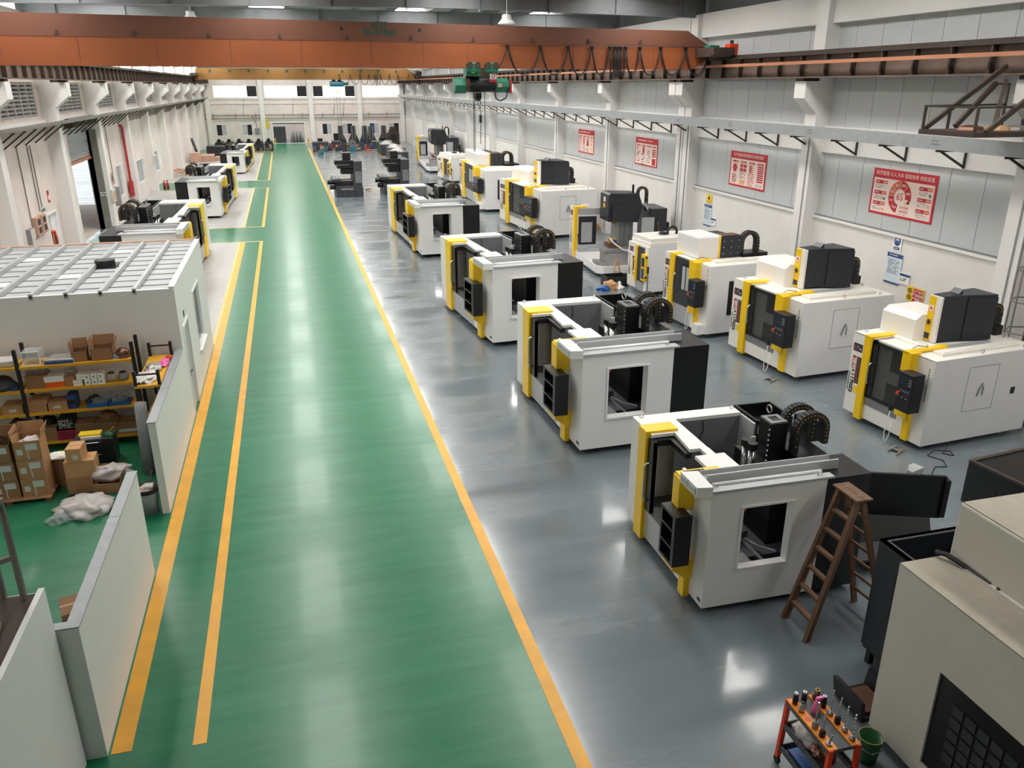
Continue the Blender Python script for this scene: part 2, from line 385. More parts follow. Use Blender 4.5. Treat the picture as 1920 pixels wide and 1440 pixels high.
# roller shutter gate and side door
d1 = struct(MB().box(XL-.32, XL-.02, 43.95, 44.3, 0, 5.7).box(XL-.3, XL+.32, 49.2, 49.55, 0, 5.3).build('door_1', 'railing_grey'))
rsm = MB().box(XL-.2, XL-.14, 44.3, 49.2, .01, .13).prism([(XL-.14, .02), (XL-.1, .07), (XL-.14, .12)], 44.3, 49.2, 'y').mesh('shutter_slat', 'sheet_grey')
for i in range(13): ob('shutter_slat', rsm, d1, (0, 0, 3.95+i*.135))
box('bottom_rail', 'conductor_orange', d1, XL-.22, XL-.08, 44.3, 49.2, 3.8, 3.95)
MB().cyl((XL+.25, 43.9, 5.8), (XL+.25, 49.6, 5.8), .22, n=12).build('shutter_roll', 'dark_steel', d1)
put(marks(.5, .25, 2, .9, 9, .2).build('chalk_mark', 'print_white', d1), (XL+.3, 49.19, 1.9), FACE_NY)
d2 = struct(MB().frame('x', XL-.2, XL+.03, 38.5, 40.1, 0, 2.35, .08).build('door_2', 'white_enamel'))
box('door_leaf', 'white_enamel', d2, XL-.16, XL-.1, 39.3, 40.02, .02, 2.27)
box('dark_lining', 'print_blue', d2, XL-.9, XL-.85, 38.2, 40.4, 0, 2.5)
# left cable tray with struts
lt = E('cable_tray', 'weathered cable tray on slanting struts along the louvred wall', 'cable tray')
MB().box(XL+.1, XL+.95, 20, 117, 5.93, 5.97).box(XL+.93, XL+.96, 20, 117, 5.97, 6.08).build('trough', 'railing_grey', lt)
brm = MB().bar((XL+.9, 0, 5.92), (XL+.03, 0, 5.25), .05, .05).bar((XL, 0, 5.92), (XL+.92, 0, 5.92), .05, .05).mesh('strut', 'dark_steel')
for i in range(58):
    ob('strut', brm, lt, (0, 33.2+i*1.42, 0))
# conduits, red pipe, switch boxes on left wall
for i, (y, z0, z1) in enumerate(((36.2, 1.2, 5.3), (37.6, 2.6, 5.3), (38.0, 2.7, 5.2), (52.5, 3, 5.8), (53.5, 2.0, 5.8), (60, 1.5, 5.8), (68.5, 1.6, 5.8))):
    MB().cyl((XL+.03, y, z0), (XL+.03, y, z1), .022, n=6).build('conduit', 'railing_grey', wl)
pp = E('fire_pipe', 'red fire pipe running down the white wall beside the barred window', 'pipe', (XL+.1, 57.9, 0))
MB().tube([(-.1, 0, 5.1), (.05, 0, 5.1), (.08, 0, 5.0), (.08, 0, 1.5)], .07, 8).build('riser', 'red_pipe', pp)
box('hose_cabinet', 'red_pipe', pp, -.02, .22, -.35, .35, .75, 1.7, .02)
def switchbox(loc, w, h, label, m='bin_grey'):
    b = E('switch_box', label, 'switch box', loc)
    box('case', m, b, 0, .16, -w/2, w/2, 0, h, .01); box('door', 'panel_aged', b, .16, .175, -w/2+.03, w/2-.03, .03, h-.03)
    MB().cyl((.175, w*.3, h*.5), (.2, w*.3, h*.5), .02, n=8).build('knob', 'black_plastic', b)
switchbox((XL, 35.6, 1.3), .6, .9, 'grey cable box low on the louvred wall left of the fan boxes')
for i, y in enumerate((36.7, 37.5)):
    b = E('socket_box', ('left', 'right')[i]+' one of two beige socket boxes beside the small doorway', 'socket box', (XL, y, 1.75), group='beige socket boxes by the doorway')
    box('case', 'tan_pink', b, 0, .16, -.3, .3, 0, .75, .02)
    for j in range(2): box('outlet', 'black_plastic', b, .16, .17, -.18, .18, .1+j*.32, .33+j*.32)
b = E('socket_box', 'beige board of sockets on the column beside the shutter gate', 'socket box', (XL+.55, 49.9, 1.4))
box('case', 'panel_aged', b, 0, .12, -.6, .25, 0, .7, .02); box('board', 'tan_pink', b, .12, .14, -.5, .1, .1, .55); box('side_box', 'bin_grey', b, 0, .3, .27, .55, -.3, .75, .02)
b = E('socket_box', 'pair of small beige socket boxes right of the shutter gate column', 'socket box', (XL, 52.2, 2.0))
for j in range(2):
    box('case', 'tan_pink', b, 0, .12, j*.5-.22, j*.5+.22, 0, .7, .02); box('outlet', 'black_plastic', b, .12, .13, j*.5-.1, j*.5+.1, .2, .5)
b = E('notice_plate', 'small white notice with dark header beside the doorway', 'notice', (XL+.01, 38.15, 1.9)); box('sheet', 'print_white', b, 0, .012, -.28, .28, 0, .75); box('header', 'seam_dark', b, .012, .016, -.28, .28, .6, .75)
put(marks(.45, .5, 6, .8, 4).build('print', 'seam_dark', b), (.014, 0, .3), Matrix(((0, 0, 1), (1, 0, 0), (0, 1, 0))))
b = E('wall_sticker', 'small red and white sticker above the doorway notice', 'sticker', (XL+.01, 39.3, 2.75)); box('sheet', 'print_red', b, 0, .012, -.14, .14, 0, .5); box('stripe', 'print_white', b, .012, .015, -.1, .1, .1, .3)
# red vest hung in doorway
v = E('safety_vest', 'orange and black safety vest hanging in the small doorway', 'vest', (XL-.05, 39.1, .4))
MB().prism([(-.35, 0), (.35, 0), (.38, .8), (.2, 1.15), (.08, 1.0), (-.08, 1.0), (-.2, 1.15), (-.38, .8)], -.05, .06, 'x').build('body', 'black_plastic', v)
for s in (-1, 1): MB().prism([(s*.2, 1.15), (s*.38, .8), (s*.35, 0), (s*.22, 0), (s*.25, .7), (s*.12, 1.1)], -.07, .08, 'x').build('orange_band', 'plastic_orange', v)
# annex beyond the gate
struct(box('wall_annex', 'plaster_stained', None, XL-12.3, XL-12, 30, 62, 0, 7)); struct(box('ceiling_annex', 'roof_grey', None, XL-12.3, XL-.3, 30, 62, 6.9, 7))
g = E('wrapped_crate', 'tall crate wrapped in silver film outside the shutter gate', 'crate', (XL-8, 50.5, 0))
MB().box(-.8, .8, -2.2, .1, .1, 3.1).build('wrap', 'wrap_silver', g, .08); box('pallet', 'wood_pale', g, -.85, .85, -2.25, .15, 0, .1)
g = E('sack_heap', 'low heap of dirty sacks on the ground outside the gate', 'sacks', (XL-2.2, 47.8, 0))
for i, (x, y2, z, a) in enumerate(((0, 0, .1, .9), (.3, .5, .1, .7), (.1, .25, .28, .6))):
    MB().lathe([(0, -.1), (a*.9, -.1), (a, 0), (a*.7, .1), (0, .13)], (x, y2, z), 12).build('sack', ('cast_grey', 'plastic_bag', 'railing_grey')[i], g, smooth=True)
# ---- back wall
bw_holes = [(-8.74, -3.1, 5.95, 7.49), (-2.26, 3.4, 5.95, 7.49), (4.1, 9.85, 5.95, 7.49), (10.75, 16.0, 5.95, 7.49), (-1.6, 2.65, 0, 2.72)]
lw = [(-8.85, -7.47), (-5.54, -4.22), (5.03, 6.37), (7.73, 9.2), (11.51, 12.92), (14.19, 15.7)]
bw_holes += [(a, b, 1.1, 2.58) for a, b in lw]
wb = MB(); rect_wall(wb, 'y', YB, YB+.3, XL-.3, XR+.4, 0, 11, bw_holes); wb = struct(wb.build('wall_back', 'plaster_stained'))
cm = MB().box(-.3, .3, -.3, 0, 0, 10.4).mesh('column', 'concrete_white')
for x in (-9.6, -2.7, 3.75, 10.3, 16.2): ob('column', cm, wb, (x, YB, 0))
for z in (3.05, 5.15, 5.75): box('ring_beam', 'concrete_white', wb, XL, XR, YB-.08, YB, z, z+.16)
pats = [['w', 'w', 'w', 'w', 'b', 'd'], ['w', 'w', 'w', 'w', 'b', 'd'], ['d', 'b', 'w', 'w', 'b', 'd'], ['w', 'w', 'w', 'w', 'w', 'w']]
for h, pt in zip(bw_holes[:4], pats):
    w = struct(MB().frame('y', YB-.02, YB+.1, h[0], h[1], h[2], h[3], .07).build('window_%d' % n, 'white_enamel')); n += 1
    ws = {'w': 1.0, 'b': .55, 'd': 1.35}; tot = sum(ws[p] for p in pt); x = h[0]+.07; u = (h[1]-h[0]-.14)/tot
    for p in pt:
        x1 = x+ws[p]*u
        box('pane', {'w': 'window_pane_warm', 'b': 'window_pane_bright', 'd': 'black_plastic'}[p], w, x+.03, x1-.03, YB+.03, YB+.06, h[2]+(.07 if p != 'd' else .15), h[3]-.07)
        box('mullion', 'white_enamel', w, x1-.03, x1+.03, YB, YB+.08, h[2], h[3])
        if p == 'w': MB().box(x+.03, x1-.03, YB+.01, YB+.03, h[2]+.5, h[2]+.53).box(x+.03, x1-.03, YB+.01, YB+.03, h[2]+1.0, h[2]+1.03).build('glazing_bar', 'panel_aged', w)
        x = x1
for i, (a, b) in enumerate(lw):
    w = struct(MB().frame('y', YB-.03, YB+.1, a, b, 1.1, 2.58, .06).build('window_%d' % n, 'white_enamel')); n += 1
    m0 = (a+b)/2; dk = i in (0, 2, 4)
    box('open_leaf', 'black_plastic' if i != 4 else 'print_blue', w, a+.06 if dk else m0, m0 if dk else b-.06, YB+.1, YB+.13, 1.16, 2.52)
    box('pane', 'sheet_grey', w, m0 if dk else a+.06, b-.06 if dk else m0, YB+.05, YB+.08, 1.16, 2.52)
    for k in range(5):
        xx = (m0 if dk else a+.08)+k*(b-a)/2/5+.05
        box('bar', 'white_enamel', w, xx, xx+.03, YB, YB+.03, 1.16, 2.52)
d3 = struct(MB().frame('y', YB-.06, YB+.3, -1.68, 2.73, -.05, 2.78, .09).build('door_3', 'white_enamel'))
box('gate_leaf', 'cast_grey', d3, -1.5, .1, YB+.32, YB+.4, .05, 2.2); box('gate_track', 'dark_steel', d3, -1.6, 2.65, YB+.25, YB+.32, 2.55, 2.7)
struct(box('wall_yard', 'plaster_stained', None, -6, 8, YB+7, YB+7.3, 0, 4))
g = E('wrapped_crate', 'row of silver wrapped machine parts outside the far doorway', 'crate', (1.6, YB+2.5, 0))
for i in range(4): MB().cyl((-.7+i*.45, 0, 0), (-.7+i*.45, 0, 1.5), .25, .2, 8).build('wrapped_drum', 'wrap_silver', g, smooth=True)
for z in (3.3, 3.75): MB().cyl((XL, YB-.18, z), (XR, YB-.18, z), .05, n=6).build('wall_pipe', 'railing_grey', wb)
for x in (-9, -6.2, -3.6, 0, 2.5, 5.2, 8, 11.5, 14): box('pipe_hanger', 'railing_grey', wb, x-.03, x+.03, YB-.2, YB, 3.25, 4.0)
for x in (1.2, 6.7, 8.0, -5.2): MB().cyl((x, YB-.06, 3.6), (x+.3, YB-.06, 5.9), .025, n=5).build('conduit', 'railing_grey', wb)
b = E('switch_box', 'grey switch box between the far doorway and the barred window', 'switch box', (-3.6, YB-.12, 1.35)); box('case', 'bin_grey', b, -.3, .3, -.1, .1, 0, .7, .02)
MB().tube([(0, 0, .7), (-.1, 0, 1.5), (-.5, 0, 2.3)], .03, 5).build('feed_cable', 'rubber', b)
b = E('warning_sign', 'small yellow sign beside the far doorway', 'sign', (-2.2, YB-.32, 2.2)); box('plate', 'print_yellow', b, -.25, .25, -.01, .01, 0, .5); box('upper_plate', 'print_yellow', b, -.25, .2, -.01, .01, .85, 1.05)
put(marks(.35, .3, 3, .8, 8).build('print', 'print_black', b), (0, -.012, .25), FACE_NY)
# ---- roof
ce = struct(MB().box(XL-.5, XR+.5, YN, YB+.4, 11.0, 11.1).build('ceiling', 'roof_grey'))
purm = MB().box(-.035, .035, YN, YB, 10.74, 10.99).mesh('purlin', 'rafter_grey')
PX = [-9.2+1.62*i for i in range(16)]
for x in PX: ob('purlin', purm, ce, (x, 0, 0))
rfy = sorted(set([-2.2]+[y for y in RC if y not in (32.45,)]+[118.0]))
raf = MB().prism([(XL-.2, 10.0), (6.3, 10.16), (XR, 10.02), (XR, 10.72), (XL-.2, 10.72)], -.012, .012, 'y')
raf.prism([(XL-.2, 9.985), (6.3, 10.145), (XR, 10.005), (XR, 10.02), (6.3, 10.16), (XL-.2, 10.0)], -.14, .14, 'y').box(XL-.2, XR, -.14, .14, 10.705, 10.73)
for i in range(10): raf.box(XL+1.3+i*2.7, XL+1.32+i*2.7, -.12, .12, 10.05, 10.7)
raf = raf.mesh('rafter', 'rafter_grey')
for y in rfy: ob('rafter', raf, ce, (0, y, 0))
for (a, b) in zip(rfy, rfy[1:]):
    for i in ((1, 5, 9, 13) if b > 16 else (9, 13) if b > 10 else (1, 13)):  # two nearest bays: unseen panels, rows picked to set the foreground light
        box('skylight_panel', 'skylight_sheet', ce, PX[i]+.06, PX[i+1]-.06, a+1.2, b-1.2, 10.95, 10.98)
# ---- pendant lamps
lamp = E('pendant_lamp', 'white bell pendant lamp hanging above the left half of the orange crane girder', 'lamp', (-3.3, 38.2, 10.05), group='bell pendant lamps')
MB().lathe([(.05, .32), (.16, .3), (.18, .2), (.17, .17), (.32, 0), (.34, -.02), (.3, 0), (.15, .15)], n=20).build('shade', 'white_enamel', lamp, smooth=True)
MB().cyl((0, 0, .3), (0, 0, .95), .012, n=6).build('cord', 'white_enamel', lamp)
MB().lathe([(0, .02), (.27, .02), (.27, .06), (0, .1)], n=16).build('bulb_glass', 'lamp_glow', lamp)
for (x, y, z, lb) in ((8.2, 31, 9.62, 'white bell pendant lamp hanging near the middle of the orange crane girder'), (12.4, 35.5, 10.62, 'bell lamp tucked high under the rafter right of the crane cables')):
    c = copy_tree(lamp); c.location = (x, y, z); c['label'] = lb
# ================================================================ MACHINES
def chain_band(mb, cx, cz, R, y0, y1, zl, zr, t=.05, n=14):
    """upright loop of cable chain in the XZ plane as separate links"""
    path = [(cx-R, zl+(cz-zl)*i/4) for i in range(4)]+[(cx-R*math.cos(math.pi*i/n), cz+R*math.sin(math.pi*i/n)) for i in range(n+1)]+[(cx+R, cz-(cz-zr)*(i+1)/4) for i in range(4)]
    for (xa, za), (xb, zb) in zip(path, path[1:]):
        d = Vector((xb-xa, 0, zb-za)); L = d.length; d.normalize(); nrm = Vector((-d.z, 0, d.x))*t
        a, b = Vector((xa, 0, za))+d*L*.04, Vector((xb, 0, zb))-d*L*.04
        vs = [Vector((p.x+s*nrm.x, yy, p.z+s*nrm.z)) for yy in (y0, y1) for p, s in ((a, -1), (b, -1), (b, 1), (a, 1))]
        mb.add(vs, [(0,1,2,3),(7,6,5,4),(0,4,5,1),(1,5,6,2),(2,6,7,3),(3,7,4,0)])
    return path
def cable_chain(root, cx, cz, R, y0, y1, zl, zr, t=.05):
    mb = MB(); path = chain_band(mb, cx, cz, R, y0, y1, zl, zr, t); o = mb.build('cable_chain', 'rubber', root)
    rv = MB()
    for x, z in path[1:]: rv.cyl((x, y0-.008, z), (x, y0+.01, z), .014, n=6)
    rv.build('rivets', 'rivet_yellow', o)['kind'] = 'stuff'
    return o
def handle(root, x, y, z0, z1, m='steel', r=.022, d=.1):
    return MB().tube([(x, y, z0), (x-d*.8, y, z0+.03), (x-d, y, z0+.09), (x-d, y, z1-.09), (x-d*.8, y, z1-.03), (x, y, z1)], r, 6).build('door_handle', m, root, smooth=True)
def gamma(root, y0, y1, zt, xa, z0=.1, name='yellow_post', x0=-.08, xi=.06, th=.12):
    return MB().prism([(x0, z0), (x0, zt+.05), (xa, zt+.05), (xa, zt+.05-th), (xi, zt+.05-th), (xi, z0)], y0, y1, 'y').build(name, 'machine_yellow', root, .01)
def feet(root, pts):
    fm = MB().cyl((0, 0, 0), (0, 0, .02), .08, n=10).cyl((0, 0, .02), (0, 0, .17), .025, n=8).mesh('levelling_foot', 'steel_dull')
    for x, y in pts: ob('levelling_foot', fm, root, (x, y, 0))
# ---------------------------------------------------------------- type A: unfinished, roof open
def machine_open():
    r = E('machining_centre', 'x', 'machine', group='unfinished open-topped machining centres')
    zt = 2.28
    mb = MB(); rect_wall(mb, 'y', 0, .05, 0, 1.9, .15, zt-.06, [(.53, 1.36, .83, 1.95)]); sp_ = mb.build('side_panel', 'panel_white', r)
    MB().frame('y', -.02, .03, .5, 1.39, .80, 1.98, .035).build('window_frame', 'panel_white', sp_)
    MB().box(1.36, 1.4, .05, .14, .83, 1.95).box(.53, 1.36, .05, .12, .8, .83).build('window_reveal', 'panel_white', sp_)
    box('side_panel', 'panel_white', r, 0, 1.95, 2.85, 2.9, .15, zt-.06)
    box('front_panel', 'panel_white', r, 0, .05, 2.1, 2.85, .15, zt-.06)
    fp = box('front_panel', 'panel_white', r, 0, .05, .05, .95, .15, zt-.06)
    box('drain_slot', 'print_black', fp, -.006, .004, .05, .14, .24, .29)
    MB().box(0, .05, .95, 2.1, .15, .72).box(-.02, .22, .95, 2.1, .72, .75).build('sill_panel', 'sheet_grey', r)
    MB().box(-.025, .24, .95, 2.1, .75, .762).build('sill_trim', 'steel', r)
    tf = MB().box(0, 1.95, 2.6, 2.9, zt-.06, zt).box(0, .68, 2.08, 2.6, zt-.06, zt).prism([(.42, 2.08), (.36, 1.42), (.68, 1.42), (.68, 2.08)], zt-.06, zt).box(.54, .69, 1.18, 1.42, zt-.06, zt)
    tf.box(.33, .84, .72, 1.18, zt-.06, zt).box(0, .84, .45, .72, zt-.06, zt).box(0, 1.9, 0, .45, zt-.06, zt).build('top_frame', 'panel_white', r)
    gamma(r, 2.13, 2.44, zt, .5)
    df = MB().box(-.03, .05, 1.93, 2.13, .76, 2.2).box(.05, .42, 2.0, 2.13, 2.08, 2.2).box(-.02, .04, 1.93, 2.0, .76, 2.2).build('door_frame', 'black_metal', r)
    handle(df, -.03, 2.0, 1.0, 1.78)
    box('door_edge', 'black_metal', r, .3, .4, 1.42, 2.0, 2.1, 2.2)
    box('yellow_bracket', 'machine_yellow', r, -.26, .06, .5, .72, 1.7, 2.29, .01)
    MB().box(-.24, .45, .54, .70, 2.29, 2.33).build('yellow_arm', 'machine_yellow', r); box('arm_slot', 'print_black', r, -.14, .2, .58, .66, 2.33, 2.336)
    cpn = MB().frame('x', -.42, -.16, .27, .72, .84, 1.76, .05)
    cpn.box(-.42, -.18, .32, .67, 1.13, 1.17).box(-.42, -.18, .32, .67, 1.45, 1.49).box(-.24, -.16, .32, .67, .86, 1.74).build('control_housing', 'black_metal', r)
    box('housing_cover', 'black_metal', r, -.42, -.14, .24, .27, .84, 1.76)
    box('yellow_inset', 'machine_yellow', r, -.3, -.25, .4, .44, 1.2, 1.45)
    MB().prism([(-.34, .84), (-.34, .68), (-.12, .5), (.0, .5), (.0, .84)], .36, .72, 'y').build('lower_bracket', 'machine_yellow', r)
    box('yellow_tail', 'machine_yellow', r, -.1, .0, .42, .6, .08, .55)
    # loose covers laid on top
    t1 = MB().box(.05, 2.25, .26, .29, zt, zt+.16).box(.05, 2.25, .29, .5, zt+.02, zt+.05).box(.05, 2.25, .48, .5, zt, zt+.13).build('channel_cover', 'sheet_grey', r)
    MB().cyl((.1, .18, zt+.04), (1.9, .18, zt+.04), .03, n=8).build('guide_rod', 'panel_white', r, smooth=True)
    MB().box(-.06, 2.0, -.02, .12, zt, zt+.035).build('cover_strip', 'sheet_grey', r)
    eb = MB().prism([(-.28, .46), (-.02, .42), (-.05, -.1), (-.28, -.06)], zt+.0, zt+.17).build('end_cover', 'panel_white', r)
    for k in (0, 1): box('end_plate', 'sheet_grey', eb, -.292, -.28, -.02+k*.24, .18+k*.24, zt+.03, zt+.14)
    # interior
    box('inner_panel', 'inner_grey', r, .7, 1.95, 2.58, 2.6, .8, zt-.06); box('inner_flange', 'sheet_grey', r, 1.93, 1.97, 2.12, 2.6, .8, zt-.02)
    MB().tube([(1.2, 2.57, 2.2), (1.22, 2.56, 2.0), (1.15, 2.56, 1.85), (1.18, 2.56, 1.6)], .008, 4).build('loose_wire', 'rubber', r)
    box('machine_bed', 'cast_grey', r, .45, 2.5, .5, 2.4, .12, .62)
    box('chip_tray', 'cast_grey', r, .05, 1.9, .05, 2.85, .2, .5)
    for x in (.72, 1.12): box('guide_rail', 'steel', r, x, x+.06, .2, 2.5, .62, .7)
    for k in range(3): box('way_slot', 'steel_dull', r, .86+k*.07, .88+k*.07, .3, 2.4, .62, .63)
    MB().tube([(1.3, .2, .9), (1.28, .6, .72), (1.2, .9, .7)], .02, 6).build('oil_hose', 'steel_dull', r)
    box('warning_tag', 'print_orange', r, .56, .62, .06, .07, 1.84, 1.9)
    box('work_table', 'cast_grey', r, .6, 1.25, .9, 2.3, .72, .84)
    sv = box('servo_motor', 'steel_dull', r, .62, .84, .12, .36, .6, .84, .01); MB().cyl((.73, .11, .72), (.73, .13, .72), .07, n=14).build('shaft_bore', 'print_black', sv)
    box('column', 'black_metal', r, 1.5, 2.3, .75, 1.95, .4, 1.95)
    hd = box('spindle_head', 'black_metal', r, 1.7, 2.02, 1.28, 1.62, 1.3, 2.66, .01)
    MB().frame('z', 2.66, 2.68, 1.71, 2.01, 1.29, 1.61, .07).build('top_plate', 'steel', hd)
    sc = MB()
    for i in range(9): sc.cyl((1.68, 1.3, 1.75+i*.1), (1.7, 1.3, 1.75+i*.1), .02, n=6)
    sc.build('bolt_row', 'steel', hd)['kind'] = 'stuff'
    for i in range(2):
        cy = MB().cyl((1.5+i*.02, 1.62-i*.16, 1.4), (1.5+i*.02, 1.62-i*.16, 2.12), .06, n=12).build('cylinder', 'steel', r, smooth=True); MB().cyl((1.5+i*.02, 1.62-i*.16, 2.12), (1.5+i*.02, 1.62-i*.16, 2.24), .085, n=12).build('cap', 'black_metal', cy)
    box('tag_plate', 'print_white', r, 1.62, 1.7, 1.66, 1.68, 2.15, 2.25)
    cable_chain(r, 2.37, 2.55, .27, 1.12, 1.25, 1.95, 2.25); cable_chain(r, 2.33, 2.58, .27, 1.42, 1.55, 1.95, 2.25)
    box('motor_block', 'black_metal', r, 2.05, 2.62, .95, 1.9, 1.9, 2.12); box('rear_motor', 'black_metal', r, 2.55, 2.8, 1.5, 1.9, 2.1, 2.5)
    MB().torus((2.2, 1.3, 2.55), .07, .02, 'y').build('lifting_eye', 'steel', r, smooth=True)
    MB().torus((1.95, 1.75, 2.72), .07, .014, 'x').build('wire_loop', 'steel_dull', r, smooth=True)
    # rear
    box('rear_cabinet', 'black_metal', r, 1.9, 2.66, 0, .7, .15, zt-.01)
    rc = MB().box(2.02, 2.06, 2.2, 2.95, .9, zt).box(2.06, 2.75, 2.91, 2.95, .9, zt).box(2.71, 2.75, 2.2, 2.95, .9, zt).box(2.06, 2.71, 2.2, 2.91, .9, 2.0).build('cable_bay', 'black_metal', r)
    box('bay_plate', 'navy_black', rc, 2.2, 2.6, 2.55, 2.62, 2.0, 2.08); box('rear_panel', 'black_metal', r, 2.62, 2.66, .7, 2.2, .3, 2.02)
    for x in (2.16, 2.5): box('rear_rail', 'steel_dull', r, x, x+.03, .7, 2.2, 2.02, 2.06)
    for p in ((.1, .1), (1.8, .06), (.1, 2.75), (1.85, 2.75)): MB().torus((p[0], p[1], zt+.06), .035, .01, 'y', 10, 5).build('eye_bolt', 'steel', r, smooth=True)
    feet(r, [(.62, .3), (.62, 2.5), (2.4, .3), (2.4, 2.5)])
    return r
OPEN = [  # x0, y0, rot, W, D, H, label
 (5.375, 8.982, -.011, 2.913, 2.566, 1.931, 'nearest unfinished machine with open roof, right behind the wooden stepladder'),
 (5.495, 14.689, .026, 4.613, 2.85, 2.126, 'second unfinished open-topped machine from the wooden stepladder, right of the green aisle'),
 (5.524, 22.573, .086, 5.811, 2.866, 2.309, 'third unfinished open-topped machine from the wooden stepladder, right of the green aisle'),
 (5.599, 36.563, .043, 9.227, 2.719, 2.172, 'farthest unfinished open-topped machine right of the green aisle, before the bare castings'),
 (-4.207, 31.713, -.024, 9.718, -2.568, 2.258, 'unfinished machine left of the aisle, just behind the white office'),
 (-4.12, 51.497, -.037, 12.027, -2.353, 2.023, 'middle of three unfinished machines left of the green aisle'),
 (-3.787, 78.22, -.035, 13.98, -1.987, 1.63, 'farthest unfinished machine left of the green aisle, near the back wall')]
A0 = machine_open()
for i, (x, y, a, W, D, H, lb) in enumerate(OPEN):
    o = A0 if i == 0 else copy_tree(A0)
    o.location = (x, y, 0); o.rotation_euler.z = a; o.scale = (D/2.6, W/2.9, (H+.15)/2.28); o['label'] = lb
# ---------------------------------------------------------------- shared print on finished machines
def name_plate(r, y, z, w, h, x=-.004):
    p = box('name_plate', 'cast_grey', r, x-.004, x, y-w/2, y+w/2, z-h/2, z+h/2)
    MB().prism([(y+w*.18, z-h*.32), (y+w*.34, z+h*.34), (y+w*.42, z-h*.32), (y+w*.36, z-h*.32), (y+w*.33, z), (y+w*.26, z-h*.32)], x-.007, x-.004, 'x').build('emblem', 'print_red', p)
    put(marks(w*.5, h*.45, 2, .85, 5, .07).build('plate_print', 'print_pink', p), (x-.004, y-w*.14, z), FACE_NX)
def model_text(r, y, ztop, L, x=-.003):
    """vertical model lettering running down the far front panel"""
    k = L/1.2
    box('red_flash', 'print_red', r, x-.003, x, y-.075*k, y+.075*k, ztop-.42*k, ztop)
    box('black_flash', 'print_black', r, x-.0035, x, y-.075*k, y+.03*k, ztop-.5*k, ztop-.17*k)
    text('SENG', .155*k, 'print_white', r, (x-.005, y-.015*k, ztop-.26*k), FACE_NX_DOWN, bold=.006*k)
    text('1170Z2', .2*k, 'print_black', r, (x-.004, y-.02*k, ztop-.86*k), FACE_NX_DOWN, bold=.008*k)
    put(marks(.72*k, .09*k, 1, .95, 12, .05*k).build('small_print', 'print_black', r), (x-.002, y+.13*k, ztop-.88*k), FACE_NX_DOWN)
def spec_board(r, y, z0, z1, w, x=-.003):
    b = box('spec_board', 'print_green', r, x-.004, x, y-w/2, y+w/2, z0, z1)
    put(marks(w*.6, (z1-z0)*.9, 9, .9, 21, .06).build('board_print', 'print_red', b), (x-.004, y+w*.15, (z0+z1)/2), FACE_NX)
    box('sticker', 'machine_yellow', b, x-.005, x, y-w*.3, y+w*.3, z0-.24, z0-.06)
def control_panel(r, x0, x1, y0, y1, z0, z1):
    c = box('control_panel', 'black_plastic', r, x0, x1, y0, y1, z0, z1, .012); w = y1-y0; h = z1-z0
    box('screen', 'screen_dark', c, x0-.006, x0, y0+.06*w, y1-.06*w, z0+.66*h, z0+.93*h)
    box('key_field', 'navy_black', c, x0-.005, x0, y0+.06*w, y1-.06*w, z0+.33*h, z0+.6*h)
    MB().cyl((x0-.05, y1-.16*w, z0+.45*h), (x0, y1-.16*w, z0+.45*h), .042, n=10).build('emergency_stop', 'button_red', c)
    kn = MB().cyl((-.025, 0, 0), (0, 0, 0), .022, n=8).mesh('knob', 'steel_dull')
    for i in range(4): ob('knob', kn, c, (x0, y1-(.3+.16*i)*w, z0+.54*h))
    kb = MB().cyl((-.012, 0, 0), (0, 0, 0), .012, n=6).mesh('push_button', 'print_white')
    for i in range(3): ob('push_button', kb, c, (x0, y1-(.18+.25*i)*w, z0+(.38-.01*i)*h))
    box('recess', 'print_black', c, x0-.003, x0+.002, y0+.1*w, y1-.1*w, z0+.06*h, z0+.25*h)
    for i in range(3): box('soft_key_row', 'inner_grey', c, x0-.007, x0, y0+.1*w, y0+.3*w, z0+(.7+.07*i)*h, z0+(.74+.07*i)*h)
    return c
def hand_wheel_cord(r, x, y, z):
    MB().box(x-.03, x+.02, y-.03, y+.03, z-.06, z+.06).build('hand_unit', 'black_plastic', r)
    MB().tube([(x, y, z-.06), (x-.01, y+.02, z-.35), (x-.02, y+.05, z-.62), (x-.03, y+.02, z-.8), (x-.03, y-.06, z-.8), (x-.02, y-.11, z-.66), (x-.01, y-.13, z-.3)], .012, 5).build('coiled_cord', 'print_white', r, smooth=True)
